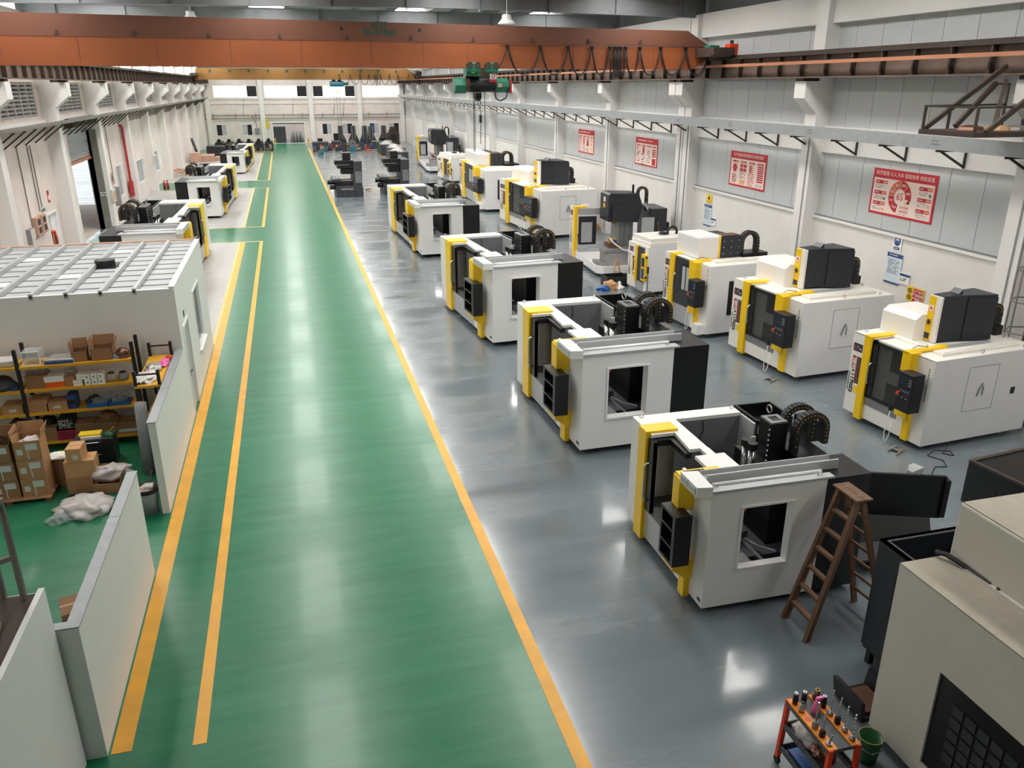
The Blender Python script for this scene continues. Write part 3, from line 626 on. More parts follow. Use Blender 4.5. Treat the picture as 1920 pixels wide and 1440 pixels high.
# ---------------------------------------------------------------- type B: finished large machine
def machine_closed():
    r = E('machining_centre', 'x', 'machine', group='finished large machining centres with tall dark head cover')
    zt, W, D = 2.18, 2.9, 3.0
    MB().box(.04, D, .02, W-.02, .17, zt-.02).build('machine_body', 'panel_cream', r)
    box('side_panel', 'panel_white', r, 0, D, 0, .02, .15, zt)
    box('side_panel', 'panel_white', r, 0, D, W-.02, W, .15, zt)
    box('front_panel', 'panel_cream', r, 0, .04, 2.1, W-.02, .15, zt); box('front_panel', 'panel_cream', r, 0, .04, .02, .95, .15, zt)
    box('front_panel', 'panel_cream', r, 0, .04, .95, 2.1, .15, .52)
    box('sill_panel', 'steel_dull', r, -.02, .045, .93, 2.12, .52, .72)
    box('top_panel', 'panel_cream', r, .55, D, .02, W-.02, zt-.02, zt+.004)
    tp = MB().box(0, .55, 2.1, W-.02, zt-.02, zt+.002).box(0, .55, .02, .95, zt-.02, zt+.002).build('top_panel', 'panel_cream', r)
    gamma(r, 2.12, 2.38, zt, .66)
    dr = MB().frame('x', -.035, .0, .95, 2.12, .72, 2.14, .07).box(-.035, .0, 1.9, 2.12, .72, 2.14).box(.0, .5, 2.02, 2.12, 2.06, 2.16).build('door', 'black_plastic', r)
    box('door_glass', 'door_glass', dr, -.02, -.008, 1.02, 1.9, .79, 2.07); box('roof_glass', 'door_glass', dr, 0, .5, .95, 2.02, 2.1, 2.12)
    handle(dr, -.035, 2.0, 1.08, 1.62)
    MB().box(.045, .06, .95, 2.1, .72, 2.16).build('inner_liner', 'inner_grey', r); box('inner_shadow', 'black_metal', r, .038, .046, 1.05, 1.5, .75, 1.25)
    box('inner_screen', 'navy_black', r, .03, .045, 1.1, 1.45, 1.55, 2.05)
    box('track_cover', 'panel_cream', r, .5, .62, .95, 2.1, zt-.03, zt+.03)
    box('yellow_bracket', 'machine_yellow', r, -.2, .06, .55, .86, 1.78, 2.24, .01)
    MB().box(-.2, .5, .68, .86, 2.2, 2.25).prism([(.5, .68), (.95, .72), (.95, .92), (.5, .86)], zt, zt+.07).build('yellow_arm', 'machine_yellow', r)
    MB().tube([(-.05, .75, 2.3), (.15, .8, 2.33), (.4, .78, 2.28), (.55, .95, 2.26)], .012, 5).build('loose_cable', 'steel_dull', r)
    control_panel(r, -.42, -.12, .1, .6, .96, 1.86)
    MB().box(-.16, .02, .45, .85, .7, .97).box(-.07, .02, .42, .62, .15, .72).build('yellow_tail', 'machine_yellow', r)
    hand_wheel_cord(r, -.44, .66, .95)
    name_plate(r, 2.66, 1.82, .34, .2); model_text(r, 2.74, 1.6, .98); spec_board(r, 2.54, .92, 1.6, .2)
    put(marks(.95, .05, 1, .9, 33, .06).build('side_print', 'print_black', r), (-.003, .14, 1.5), FACE_NX_DOWN)
    ap = MB().frame('y', -.006, 0, 1.0, 1.86, .85, 1.92, .007).build('access_panel', 'inner_grey', r)
    MB().tube([(1.34, -.015, 1.2), (1.38, -.02, 1.36), (1.46, -.02, 1.5)], .022, 5).build('grab_handle', 'seam_dark', ap); MB().tube([(1.5, -.015, 1.2), (1.5, -.018, 1.42)], .012, 5).build('grab_handle', 'seam_dark', ap)
    box('isolator', 'print_black', r, 2.35, 2.47, -.012, 0, 1.12, 1.28)
    # top: magazine cover, head cover
    MB().prism([(.62, zt), (.62, 2.7), (.78, 2.82), (1.6, 2.82), (1.6, zt)], 1.55, 2.75, 'y').build('magazine_cover', 'panel_cream', r, .012)
    hc = MB().prism([(1.0, 1.2), (1.62, 1.1), (2.3, .9), (2.3, 1.7), (1.0, 1.55)], zt+.05, 3.3).build('head_cover', 'navy_black', r)
    MB().prism([(1.62, 1.1), (2.3, .9), (2.3, .87), (1.62, 1.07)], zt+.05, 3.24).build('cover_wing', 'navy_black', hc); MB().prism([(1.5, 3.3), (1.62, 3.4), (1.62, 3.3)], 1.3, 1.6, 'y').build('cover_fin', 'navy_black', hc)
    box('cover_front', 'panel_cream', r, .94, 1.0, 1.19, 1.56, zt+.02, 3.28)
    ys = box('yellow_strip', 'machine_yellow', r, .925, .945, 1.36, 1.56, zt+.03, 3.27)
    box('strip_label', 'print_pink', ys, .92, .926, 1.39, 1.53, 2.92, 3.06); MB().prism([(1.4, 2.94), (1.46, 3.04), (1.52, 2.94), (1.46, 2.98)], .915, .921, 'x').build('emblem', 'print_red', ys)
    st = MB()
    for i in range(3): st.bar((.92, 1.46-.07*math.cos(i*1.05), 2.66-.07*math.sin(i*1.05)), (.92, 1.46+.07*math.cos(i*1.05), 2.66+.07*math.sin(i*1.05)), .02, .02)
    st.build('star_mark', 'print_black', ys); box('strip_plate', 'cast_grey', ys, .92, .926, 1.38, 1.54, 2.26, 2.4)
    cable_chain(r, 2.72, 2.75, .16, 1.25, 1.4, zt+.02, zt+.02, .06)
    box('rear_motor', 'black_metal', r, 2.75, 2.98, 1.2, 1.6, zt, 2.42)
    MB().box(.38, 2.6, .24, .56, zt+.004, zt+.07).box(.45, 2.55, .3, .5, zt+.07, zt+.085).build('roof_strip', 'panel_cream', r)
    box('roof_plate', 'sheet_grey', r, .95, 2.25, .66, .95, zt+.005, zt+.02)
    for p in ((.2, 2.7), (1.4, .12), (2.6, .12), (2.85, 1.0)): MB().torus((p[0], p[1], zt+.05), .04, .01, 'y', 10, 5).build('eye_bolt', 'steel', r, smooth=True)
    feet(r, [(.3, .3), (.3, 2.6), (2.6, .3), (2.6, 2.6)])
    return r
B0 = machine_closed()
for i, (x, y, a, W, D, H, lb) in enumerate([
 (12.684, 12.939, .081, 2.38, 3.0, 1.94, 'finished large machine nearest the camera, standing below the red and yellow sign'),
 (12.619, 17.51, .069, 3.17, 2.948, 2.031, 'finished large machine below the round six-segment poster, second nearest of its kind'),
 (12.326, 39.715, .074, 6.718, 3.096, 2.288, 'finished large machine beyond the bare column machine, below the far posters')]):
    o = B0 if i == 0 else copy_tree(B0)
    o.location = (x, y, 0); o.rotation_euler.z = a; o.scale = (D/3.0, W/2.9, (H+.15)/2.18); o['label'] = lb
# ---------------------------------------------------------------- type C: finished smaller machine with gridded door
def machine_grid():
    r = E('machining_centre', 'x', 'machine', group='finished machining centres with gridded door window')
    zt, W, D = 2.3, 2.7, 2.0
    box('machine_body', 'panel_white', r, .04, D, .02, W-.02, .17, zt-.02)
    box('side_panel', 'panel_white', r, 0, D, 0, .02, .15, zt); box('side_panel', 'panel_white', r, 0, D, W-.02, W, .15, zt)
    box('front_panel', 'panel_cream', r, 0, .04, 2.0, W-.02, .15, zt); box('front_panel', 'panel_cream', r, 0, .04, .02, .95, .15, zt)
    box('sill_panel', 'sheet_grey', r, 0, .042, .93, 2.02, .15, .74); box('top_panel', 'panel_cream', r, 0, D, .02, W-.02, zt-.02, zt+.003)
    gamma(r, 2.0, 2.28, zt, .62)
    dr = box('door', 'navy_black', r, -.03, .04, .95, 2.0, .74, zt-.04, .01); handle(dr, -.03, 1.86, 1.1, 1.75)
    box('door_window', 'black_metal', dr, -.036, -.03, 1.0, 1.62, 1.25, 2.12)
    pm_ = MB().box(-.012, 0, -.09, .09, -.05, .05).mesh('window_pane', 'tile_white')
    for i in range(7):
        for j in range(2): ob('window_pane', pm_, dr, (-.034, 1.42-.24*j, 1.98-.108*i))
    box('yellow_bracket', 'machine_yellow', r, -.2, .06, .52, .9, 1.75, zt+.04, .01); box('yellow_arm', 'machine_yellow', r, -.2, .6, .7, .92, zt, zt+.06)
    MB().tube([(.0, .8, zt+.1), (.2, .85, zt+.13), (.4, .8, zt+.08)], .014, 5).build('loose_cable', 'steel_dull', r)
    control_panel(r, -.42, -.1, .08, .54, 1.02, 1.86)
    MB().box(-.16, .02, .5, .86, .68, 1.0).box(-.08, .02, .48, .64, .2, .7).build('yellow_tail', 'machine_yellow', r)
    hand_wheel_cord(r, -.1, .95, .9)
    name_plate(r, 2.5, 1.98, .3, .2); model_text(r, 2.58, 1.78, 1.05); spec_board(r, 2.38, 1.15, 1.75, .16)
    put(marks(.8, .05, 1, .9, 35, .06).build('side_print', 'print_black', r), (-.003, .14, 1.8), FACE_NX_DOWN)
    box('coolant_box', 'panel_white', r, -.25, 0, .1, .42, .12, .45, .01); box('foot_box', 'panel_white', r, -.2, 0, 2.3, 2.6, .15, .5, .01)
    box('side_hatch', 'black_metal', r, .72, .9, -.03, 0, .72, 1.8)
    MB().box(.22, 1.1, 1.05, 2.4, zt, 3.02).build('magazine_cover', 'panel_white', r, .06)
    box('magazine_inner', 'cast_grey', r, 1.1, 1.7, 1.3, 2.3, zt, 2.95)
    h = box('head_cover', 'navy_black', r, .98, 1.8, 1.0, 1.5, zt+.03, 3.0, .01)
    ys = box('yellow_strip', 'machine_yellow', r, .94, .98, 1.0, 1.26, zt+.02, 3.02)
    st = MB()
    for i in range(3): st.bar((.935, 1.13-.06*math.cos(i*1.05), 2.55-.06*math.sin(i*1.05)), (.935, 1.13+.06*math.cos(i*1.05), 2.55+.06*math.sin(i*1.05)), .02, .02)
    st.build('star_mark', 'print_black', ys); box('strip_label', 'print_pink', ys, .932, .94, 1.05, 1.2, 2.78, 2.9)
    for i in range(3):
        for j in range(3): MB().cyl((1.1+i*.28, .99, 2.45+j*.2), (1.1+i*.28, 1.0, 2.45+j*.2), .018, n=6).build('bolt', 'steel', h)
    box('grille', 'bronze', h, 1.05, 1.7, 1.05, 1.45, 3.0, 3.02)
    cable_chain(r, 2.15, 2.75, .3, 1.05, 1.25, zt+.05, zt+.05, .06); box('rear_motor', 'black_metal', r, 1.8, 2.75, .9, 1.5, zt-.05, 2.42)
    box('rear_cabinet', 'black_metal', r, D, 2.9, .15, 2.5, .15, zt-.06); MB().box(.4, 2.5, .35, .62, zt+.003, zt+.07).build('roof_strip', 'panel_cream', r)
    feet(r, [(.3, .3), (.3, 2.4), (1.8, .3), (1.8, 2.4)])
    return r
C0 = machine_grid()
for i, (x, y, a, W, D, H, lb) in enumerate([
 (12.179, 21.705, .084, 2.713, 1.984, 2.15, 'finished machine with gridded door window, second machine left of the round poster'),
 (11.764, 49.675, -.018, 8.907, 2.132, 2.37, 'finished machine with gridded door window, the far one behind the small cream machine')]):
    o = C0 if i == 0 else copy_tree(C0)
    o.location = (x, y, 0); o.rotation_euler.z = a; o.scale = (D/2.0, W/2.7, (H+.15)/2.3); o['label'] = lb
# ---------------------------------------------------------------- type S: small cream machine
def machine_small():
    r = E('machining_centre', 'x', 'machine', group='small cream machining centres with stepped roof')
    zt, W, D = 1.86, 1.57, 2.0
    box('machine_body', 'panel_white', r, .03, D, 0, W, .17, zt)
    box('front_panel', 'panel_cream', r, 0, .03, .92, W, .15, zt); box('front_panel', 'panel_cream', r, 0, .03, 0, .24, .15, zt)
    box('sill_panel', 'clear_sheet', r, -.02, .03, .24, .9, .12, .48)
    dr = box('door', 'cast_grey', r, -.01, .03, .24, .78, .46, zt-.08); gm = box('yellow_post', 'machine_yellow', r, -.05, .04, .78, .92, .42, zt-.04, .01); handle(gm, -.05, .9, .7, 1.3, 'machine_yellow', .02)
    pf = box('panel_frame', 'machine_yellow', r, -.12, 0, -.02, .3, .58, 1.58, .01); box('screen', 'screen_dark', pf, -.126, -.12, .03, .25, 1.12, 1.45); box('key_field', 'print_blue', pf, -.126, -.12, .03, .25, .66, 1.05)
    for z in (.7, 1.45): box('hinge', 'print_black', pf, -.1, -.04, -.05, -.02, z, z+.08)
    MB().box(-.03, .02, -.1, -.04, .9, 1.15).build('hand_unit', 'black_plastic', r); MB().tube([(0, -.07, .9), (0, -.08, .5), (.02, -.05, .2)], .015, 5).build('cord', 'rubber', r)
    name_plate(r, 1.3, 1.6, .28, .18); model_text(r, 1.42, 1.38, .82); spec_board(r, 1.12, .8, 1.35, .16)
    MB().box(.08, D-.05, .0, W-.08, zt, 2.0).box(.12, D-.05, .05, W-.12, 2.0, 2.16).build('roof_step', 'panel_cream', r, .012)
    rp_ = box('roof_hatch', 'sheet_grey', r, .8, 1.05, .6, .9, 2.16, 2.165)
    MB().torus((1.4, .75, 2.24), .2, .05, 'y', 14, 6).torus((1.1, .85, 2.2), .16, .045, 'z', 14, 6).build('coiled_chain', 'rubber', r, smooth=True)
    box('base_plinth', 'panel_white', r, -.02, D, -.01, .02, .15, .42)
    feet(r, [(.3, .2), (.3, 1.4), (1.7, .2), (1.7, 1.4)])
    return r
S0 = machine_small()
for i, (x, y, a, W, D, H, lb) in enumerate([
 (12.63, 27.225, .075, 1.57, 2.0, 1.706, 'small cream machine with stepped roof, left of the nearer gridded-door machine'),
 (12.78, 66.2, .085, 4.15, 1.75, 1.73, 'small cream machine with stepped roof, the far one beyond the hanging hoist ropes')]):
    o = S0 if i == 0 else copy_tree(S0)
    o.location = (x, y, 0); o.rotation_euler.z = a; o.scale = (D/2.0, W/1.57, (H+.15)/1.86); o['label'] = lb
# ---------------------------------------------------------------- type T: column machine without enclosure
def machine_column():
    r = E('machining_centre', 'x', 'machine', group='bare column machines on white drip trays')
    # local: x 0..3.2, y 0..4.6
    tray = MB().prism([(0, .4), (.25, 0), (2.6, .25), (2.6, 4.6), (0, 4.6)], .15, .2); tray.build('drip_tray', 'panel_white', r)
    MB().prism([(0, .4), (.25, 0), (.28, .06), (.04, .42)], .15, .48).prism([(.25, 0), (2.6, .25), (2.6, .3), (.26, .06)], .15, .48).box(0, .04, .4, 4.5, .15, .48).box(2.56, 2.6, .3, 4.6, .15, .48).build('tray_rim', 'panel_white', r)
    fp = box('front_panel', 'panel_cream', r, 0, .08, 3.9, 4.6, .15, 2.38); name_plate(fp, 4.25, 2.1, .5, .22); model_text(fp, 4.35, 1.85, 1.15); spec_board(fp, 4.02, 1.1, 1.6, .12)
    MB().prism([(-.06, .2), (-.06, 2.45), (.5, 2.45), (.5, 2.33), (.08, 2.33), (.08, .2)], 3.55, 3.9, 'y').build('yellow_post', 'machine_yellow', r, .01)
    box('door_frame', 'navy_black', r, .15, .95, 3.55, 3.7, .75, 2.0); box('door_sheet', 'sheet_grey', r, .25, .75, 3.53, 3.56, .85, 1.75)
    box('top_beam', 'sheet_grey', r, .1, 1.7, 3.4, 3.7, 2.1, 2.38)
    MB().box(.3, .6, 3.6, 3.75, 2.45, 2.5).tube([(.3, 3.7, 2.52), (.6, 3.65, 2.56), (.9, 3.7, 2.46)], .02, 5).build('loose_parts', 'print_white', r)
    box('column', 'steel_dull', r, 1.55, 2.2, 2.2, 3.3, .4, 2.2)
    for i in range(3): box('way_cover', 'inner_grey', r, 1.6+i*.2, 1.75+i*.2, 2.16, 2.2, .5, 2.15)
    hd = MB().prism([(.95, 2.0), (.95, 3.12), (1.05, 3.2), (2.3, 3.15), (2.5, 2.6), (2.3, 1.95)], 1.9, 3.1, 'y').build('spindle_head', 'navy_black', r, .02)
    box('head_front', 'navy_black', hd, 1.1, 1.5, 1.75, 1.9, 2.0, 2.7, .02); box('head_label', 'machine_yellow', hd, .94, .95, 2.4, 2.6, 2.55, 2.72); box('head_plate', 'print_pink', hd, .94, .95, 2.35, 2.6, 2.8, 3.0)
    MB().cyl((1.35, 2.3, 2.0), (1.35, 2.3, 1.85), .14, .1, 12).build('spindle_nose', 'rivet_yellow', hd)
    MB().cyl((2.15, 2.3, 3.15), (2.15, 2.3, 3.5), .05, n=8).build('drawbar', 'black_metal', hd)
    cable_chain(r, 2.48, 3.2, .2, 1.95, 2.15, 2.5, 2.4, .05)
    MB().bar((2.6, 2.0, 2.75), (3.05, 1.9, 2.05), .12, .12).build('chain_guide', 'steel', r)
    box('side_cover', 'sheet_grey', r, 2.35, 2.9, 1.5, 1.56, .6, 2.2); cb = box('control_cabinet', 'navy_black', r, 2.75, 3.5, 1.6, 3.2, .2, 2.55, .02)
    MB().box(3.5, 3.75, 1.9, 3.0, .5, 1.9).build('cabinet_box', 'black_metal', r); MB().tube([(3.1, 1.58, 2.0), (3.15, 1.55, 1.6), (3.1, 1.56, 1.2), (3.12, 1.56, .8)], .012, 5).build('hanging_wire', 'rivet_yellow', r)
    tb = MB().box(.7, 1.9, .9, 2.1, .2, .8).box(.6, 2.0, 1.1, 1.9, .8, .95).build('work_table', 'steel_dull', r, .01)
    MB().prism([(.3, 1.6), (.75, 1.2), (.8, 1.9), (.4, 2.2)], .2, .38).build('chip_guard', 'steel_dull', r)
    box('fixture', 'bronze', r, .9, 1.35, 1.5, 2.1, .95, 1.15); MB().box(1.0, 1.3, 1.6, 1.9, 1.15, 1.32).build('fixture_block', 'rivet_yellow', r); box('blue_block', 'print_blue', r, 1.05, 1.25, 1.55, 1.62, 1.15, 1.28)
    MB().tube([(1.0, 1.7, 1.35), (1.05, 1.3, 1.2), (1.35, .9, .98), (1.8, .7, .95), (2.1, .6, .7), (2.3, .55, .4)], .03, 6).build('coolant_hose', 'panel_aged', r, smooth=True)
    MB().tube([(1.3, 1.0, .95), (1.7, .6, .9), (2.0, .5, .6), (2.05, .45, .3)], .025, 6).build('coolant_hose', 'steel', r, smooth=True)
    feet(r, [(.4, .4), (.3, 4.2), (2.2, .5), (2.2, 4.2)])
    return r
T0 = machine_column(); T0.location = (11.95, 30.5, 0); T0.rotation_euler.z = -.07; T0['label'] = 'bare column machine on white drip tray, nearer one, left of the small cream machine'
T1 = copy_tree(T0); T1.location = (12.2, 74.5, 0); T1.scale = (1.0, 2.6, 1.1); T1['label'] = 'bare column machine on white drip tray, far one beside the bare black castings'
# ---------------------------------------------------------------- bare castings
def casting_machine():
    r = E('machine_casting', 'x', 'machine', group='bare dark machine castings waiting for covers')
    box('base', 'cast_grey', r, .55, 2.45, 0, 3.0, 0, .75, .03)
    MB().prism([(1.75, .75), (1.9, 2.45), (2.48, 2.45), (2.42, .75)], .2, 2.6, 'y').build('column', 'cast_grey', r, .02); box('column_plate', 'inner_grey', r, 1.95, 2.4, .17, .2, .95, 1.75)
    hd = MB().box(.6, 1.9, .5, 1.6, 2.2, 2.5).box(.75, 1.95, .4, 1.7, 1.95, 2.2).box(1.0, 1.8, .5, 1.6, 1.55, 1.9).box(1.2, 1.75, .8, 1.6, 2.5, 3.0).build('spindle_head', 'black_metal', r, .02)
    box('head_rail', 'steel', hd, .62, 1.6, .38, .4, 2.18, 2.22)
    box('slide', 'black_plastic', r, .5, 1.7, .5, 2.4, .75, 1.05); box('table', 'cast_grey', r, .35, .95, .2, 2.8, 1.05, 1.25, .02)
    for i in range(5): box('table_slot', 'steel', r, .4+i*.11, .44+i*.11, .2, 2.8, 1.25, 1.27)
    for y_ in (.7, 1.7): box('guide_rail', 'steel_dull', r, .2, 1.9, y_, y_+.14, 1.05, 1.12)
    box('ball_screw', 'rivet_yellow', r, .2, 1.5, 1.2, 1.28, 1.08, 1.16)
    for (x_, z_) in ((.1, 1.0), (.25, .65)): MB().cyl((x_-.1, .6, z_), (x_+.4, .6, z_), .16, n=10).build('motor', 'black_metal', r, smooth=True)
    for x_ in (.9, 1.4, 1.9): MB().cyl((x_, -.005, .35), (x_, .03, .35), .07, n=10).build('base_hole', 'print_black', r)
    box('base_rail', 'steel_dull', r, .9, 1.75, -.02, 0, .5, .62)
    return r
K0 = casting_machine(); K0.location = (2.6, 59.4, 0); K0['label'] = 'bare dark machine casting standing closest to the green aisle'
K1 = copy_tree(K0); K1.location = (6.05, 59.9, 0); K1['label'] = 'bare dark machine casting beside the far bare column machine'
# ================================================================ CRANES
def festoon(root, peaks, z0, y, sag, name='festoon_cable'):
    for i, (a, b) in enumerate(zip(peaks, peaks[1:])):
        s = sag*(1 if b-a > .4 else 1.1)
        pts = [(a+(b-a)*(t/10)*1.0 if b-a > .3 else a+(b-a)*t/10, y, z0-s*(1-abs(2*t/10-1)**2.6)) for t in range(11)]
        MB().tube(pts, .022, 5).build(name, 'rubber', root, smooth=True)
        pts = [(p[0]+.03, p[1]-.02, p[2]-.05*(1-abs(2*k/10-1))) for k, p in enumerate(pts)]
        MB().tube(pts, .012, 4).build(name, 'rubber', root, smooth=True)
    tm = MB().box(-.05, .05, -.05, .05, -.02, .06).mesh('cable_trolley', 'black_metal')
    for a in peaks: ob('cable_trolley', tm, root, (a, y, z0))
cr = E('overhead_crane', 'orange overhead travelling crane with green hoist, nearest to the camera', 'crane', (2.95, 28.4, 0), .055)
X0 = -2.95
MB().prism([(-9.0+X0, 8.85), (14.9+X0, 8.82), (15.25+X0, 8.86), (14.35+X0, 9.34), (-8.4+X0, 9.44), (-9.05+X0, 9.2)], -.32, .32, 'y').build('girder_web', 'crane_orange_shade_seam', cr)
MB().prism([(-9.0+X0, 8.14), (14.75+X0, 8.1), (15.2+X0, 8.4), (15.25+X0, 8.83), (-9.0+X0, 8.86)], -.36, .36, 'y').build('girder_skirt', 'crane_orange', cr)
MB().box(-9.0+X0, 14.6+X0, -.42, .42, 8.04, 8.14).build('bottom_flange', 'crane_orange', cr)
box('seam_strip', 'crane_orange_shade_seam', cr, -9+X0, 15+X0, -.372, -.36, 8.82, 8.86)
jm = MB().box(-.008, .008, -.366, -.36, 8.16, 8.82).mesh('plate_seam', 'crane_orange_shade_seam')
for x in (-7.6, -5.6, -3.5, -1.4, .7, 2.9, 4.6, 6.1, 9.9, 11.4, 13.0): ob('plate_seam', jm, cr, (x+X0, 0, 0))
bm_ = MB().prism([(-.06, 0), (.06, 0), (0, .14)], -.07, 0, 'y').mesh('cable_lug', 'dark_steel')
for x in (-6.1, -4.06, -1.98, .08, 2.15, 4.22, 6.3, 8.39, 10.47, 12.46): ob('cable_lug', bm_, cr, (x+X0, -.32, 8.87))
for x in (2.0, 4.5): MB().cyl((x+X0, -.33, 9.18), (x+X0, -.31, 9.18), .05, n=10).build('lifting_hole', 'print_black', cr)
text('0757', .26, 'print_green', cr, (3.2+X0, -.325, 9.3), FACE_NY, bold=.006); text('86367846', .26, 'print_green', cr, (3.2+X0, -.325, 9.09), FACE_NY, bold=.006)
for x, s in ((14.85, 1), (-9.1, -1)):
    ec = MB().box(x-.15+X0, x+.55*s+.15+X0 if s > 0 else x+.15+X0, -1.6, 1.6, 8.5, 8.75).build('end_carriage', 'dark_steel', cr)
    for yy in (-1.2, 1.2): MB().cyl((x+.6*s+X0-.12, yy, 8.6), (x+.6*s+X0+.12, yy, 8.6), .11, n=12).build('wheel', 'dark_steel', ec)
mtr = box('drive_motor', 'hoist_green', cr, 14.9+X0, 15.3+X0, -1.0, -.6, 8.5, 8.85, .03); box('resistor_box', 'cart_red', cr, 15.4+X0, 15.75+X0, -1.5, -1.15, 8.5, 8.88, .02)
box('motor_cap', 'dark_steel', cr, 15.5+X0, 15.6+X0, -1.4, -1.3, 8.88, 9.0); box('walk_plate', 'dark_steel', cr, 14.6+X0, 15.4+X0, -1.6, -.5, 8.45, 8.5)
festoon(cr, [x+X0 for x in (7.46, 8.64, 9.67, 10.55, 11.24, 11.44, 11.54, 11.66, 11.84, 12.4, 13.22, 14.23, 15.24)], 8.72, -.46, .86)
MB().tube([(7.46+X0, -.46, 8.7), (7.3+X0, -.48, 8.3), (7.0+X0, -.5, 7.85), (6.9+X0, -.5, 7.7)], .022, 5).build('festoon_cable', 'rubber', cr)
MB().cyl((7.2+X0, -.44, 8.76), (15.2+X0, -.44, 8.8), .015, n=5).build('festoon_wire', 'dark_steel', cr)
# hoist
hs = E('electric_hoist', 'green electric wire rope hoist hanging under the orange girder', 'hoist', (6.5, 28.1, 0), .055)
tb = MB().cyl((-.45, 0, 7.52), (.5, 0, 7.52), .24, n=18).build('rope_drum', 'black_metal', hs, smooth=False)
MB().cyl((-.92, 0, 7.5), (-.5, 0, 7.5), .25, n=8).build('motor', 'hoist_green', hs); MB().cyl((-.55, 0, 7.55), (-.42, 0, 7.55), .27, n=14).build('motor_flange', 'bronze', hs)
MB().cyl((.5, 0, 7.5), (.95, 0, 7.5), .23, n=10).build('gearbox', 'hoist_green', hs); MB().cyl((.9, 0, 7.47), (1.0, 0, 7.47), .21, n=14).build('gear_cover', 'rubber', hs)
box('inspection_plate', 'tan_pink', hs, .56, .7, -.25, -.22, 7.44, 7.56); box('limit_arm', 'red_pipe', hs, 1.02, 1.1, -.1, 0, 7.24, 7.66)
jb = box('junction_box', 'hoist_green', hs, -.55, -.06, -.3, .1, 7.78, 8.06, .02); box('emblem', 'print_yellow', jb, -.37, -.26, -.306, -.3, 7.88, 7.98)
for x in (-.36, .26):
    MB().box(x-.22, x+.22, -.55, -.45, 7.9, 8.2).build('trolley_plate', 'hoist_green', hs, .04)
    for k in (-.13, .13): MB().cyl((x+k, -.58, 8.12), (x+k, -.4, 8.12), .1, n=12).build('trolley_wheel', 'dark_steel', hs)
MB().box(-.4, .45, -.05, .05, 7.7, 8.05).build('suspension_frame', 'dark_steel', hs); MB().cyl((.35, -.5, 8.0), (.35, -.2, 8.0), .08, n=10).build('travel_motor', 'bronze', hs)
sg = box('warning_plate', 'print_white', hs, .25, .48, -.33, -.31, 7.6, 7.86); box('plate_band', 'print_red', sg, .25, .48, -.335, -.33, 7.6, 7.69); MB().torus((.365, -.335, 7.78), .05, .012, 'y', 12, 4).build('plate_symbol', 'print_red', sg)
hk = MB().box(-.2, .02, -.1, .1, 7.1, 7.27).cyl((-.09, -.1, 7.1), (-.09, .1, 7.1), .1, n=14).build('hook_block', 'black_metal', hs)
MB().tube([(-.09, 0, 7.0), (-.09, 0, 6.93), (-.03, 0, 6.86), (.03, 0, 6.9), (.03, 0, 6.96)], .022, 6).build('hook', 'steel', hk)
for i, (x, zb) in enumerate(((-.24, 6.2), (-.2, 6.2), (0.0, 6.2), (.16, 6.3))): MB().tube([(x, 0, 7.3), (x+.005, 0, zb), (x, .02, 5.35 if i != 2 else 5.6)], .012, 5).build('pendant_cable', 'rubber', hs)
box('push_button_station', 'black_plastic', hs, -.04, .04, -.04, .04, 6.3, 6.55); MB().tube([(.45, -.2, 7.3), (.5, -.2, 7.08), (.65, -.2, 7.0), (.85, -.2, 7.1), (.92, -.2, 7.3)], .022, 6).build('loop_cable', 'rubber', hs, smooth=True)
# far crane
c2 = E('overhead_crane', 'ochre overhead travelling crane at the far end of the hall', 'crane', (0, 98, 0))
MB().prism([(-8.9, 8.18), (14.9, 8.2), (15.2, 8.5), (14.1, 9.25), (-8.6, 9.25)], -.35, .35, 'y').build('girder_web', 'crane_ochre', c2); box('bottom_flange', 'crane_ochre', c2, -8.9, 14.8, -.45, .45, 8.08, 8.18)
for x in (14.9, -9.0): box('end_carriage', 'dark_steel', c2, x-.2, x+.6, -1.5, 1.5, 8.48, 8.75)
lm_ = MB().box(-.12, .12, -.4, -.35, 8.85, 9.1).mesh('cable_lug', 'print_green')
for i in range(11): ob('cable_lug', lm_, c2, (-7.2+i*2.0, 0, 0))
festoon(c2, [6.4, 7.6, 8.7, 9.7, 10.4, 10.6, 11.0, 12.0, 13.0, 14.2], 8.6, -.5, 1.0)
box('drive_motor', 'dark_steel', c2, 15.0, 15.6, -1.2, -.4, 8.6, 9.0)
h2 = E('electric_hoist', 'blue-green wire rope hoist under the ochre far crane', 'hoist', (6.1, 97.9, 0))
MB().cyl((-.75, 0, 7.65), (.8, 0, 7.65), .3, n=12).build('rope_drum', 'teal_scrap', h2); MB().box(-.5, -.1, -.2, .2, 7.9, 8.3).box(.1, .5, -.2, .2, 7.9, 8.3).build('trolley', 'black_metal', h2); box('gearbox', 'hoist_green', h2, .8, 1.3, -.2, .2, 7.5, 7.8)
for x in (-.1, .2): MB().cyl((x, 0, 7.4), (x, 0, 1.7), .02, n=5).build('hoist_rope', 'rubber', h2)
MB().prism([(-.15, 1.5), (.25, 1.5), (.2, 1.75), (-.1, 1.75)], -.1, .1, 'y').build('hook_block', 'black_metal', h2)
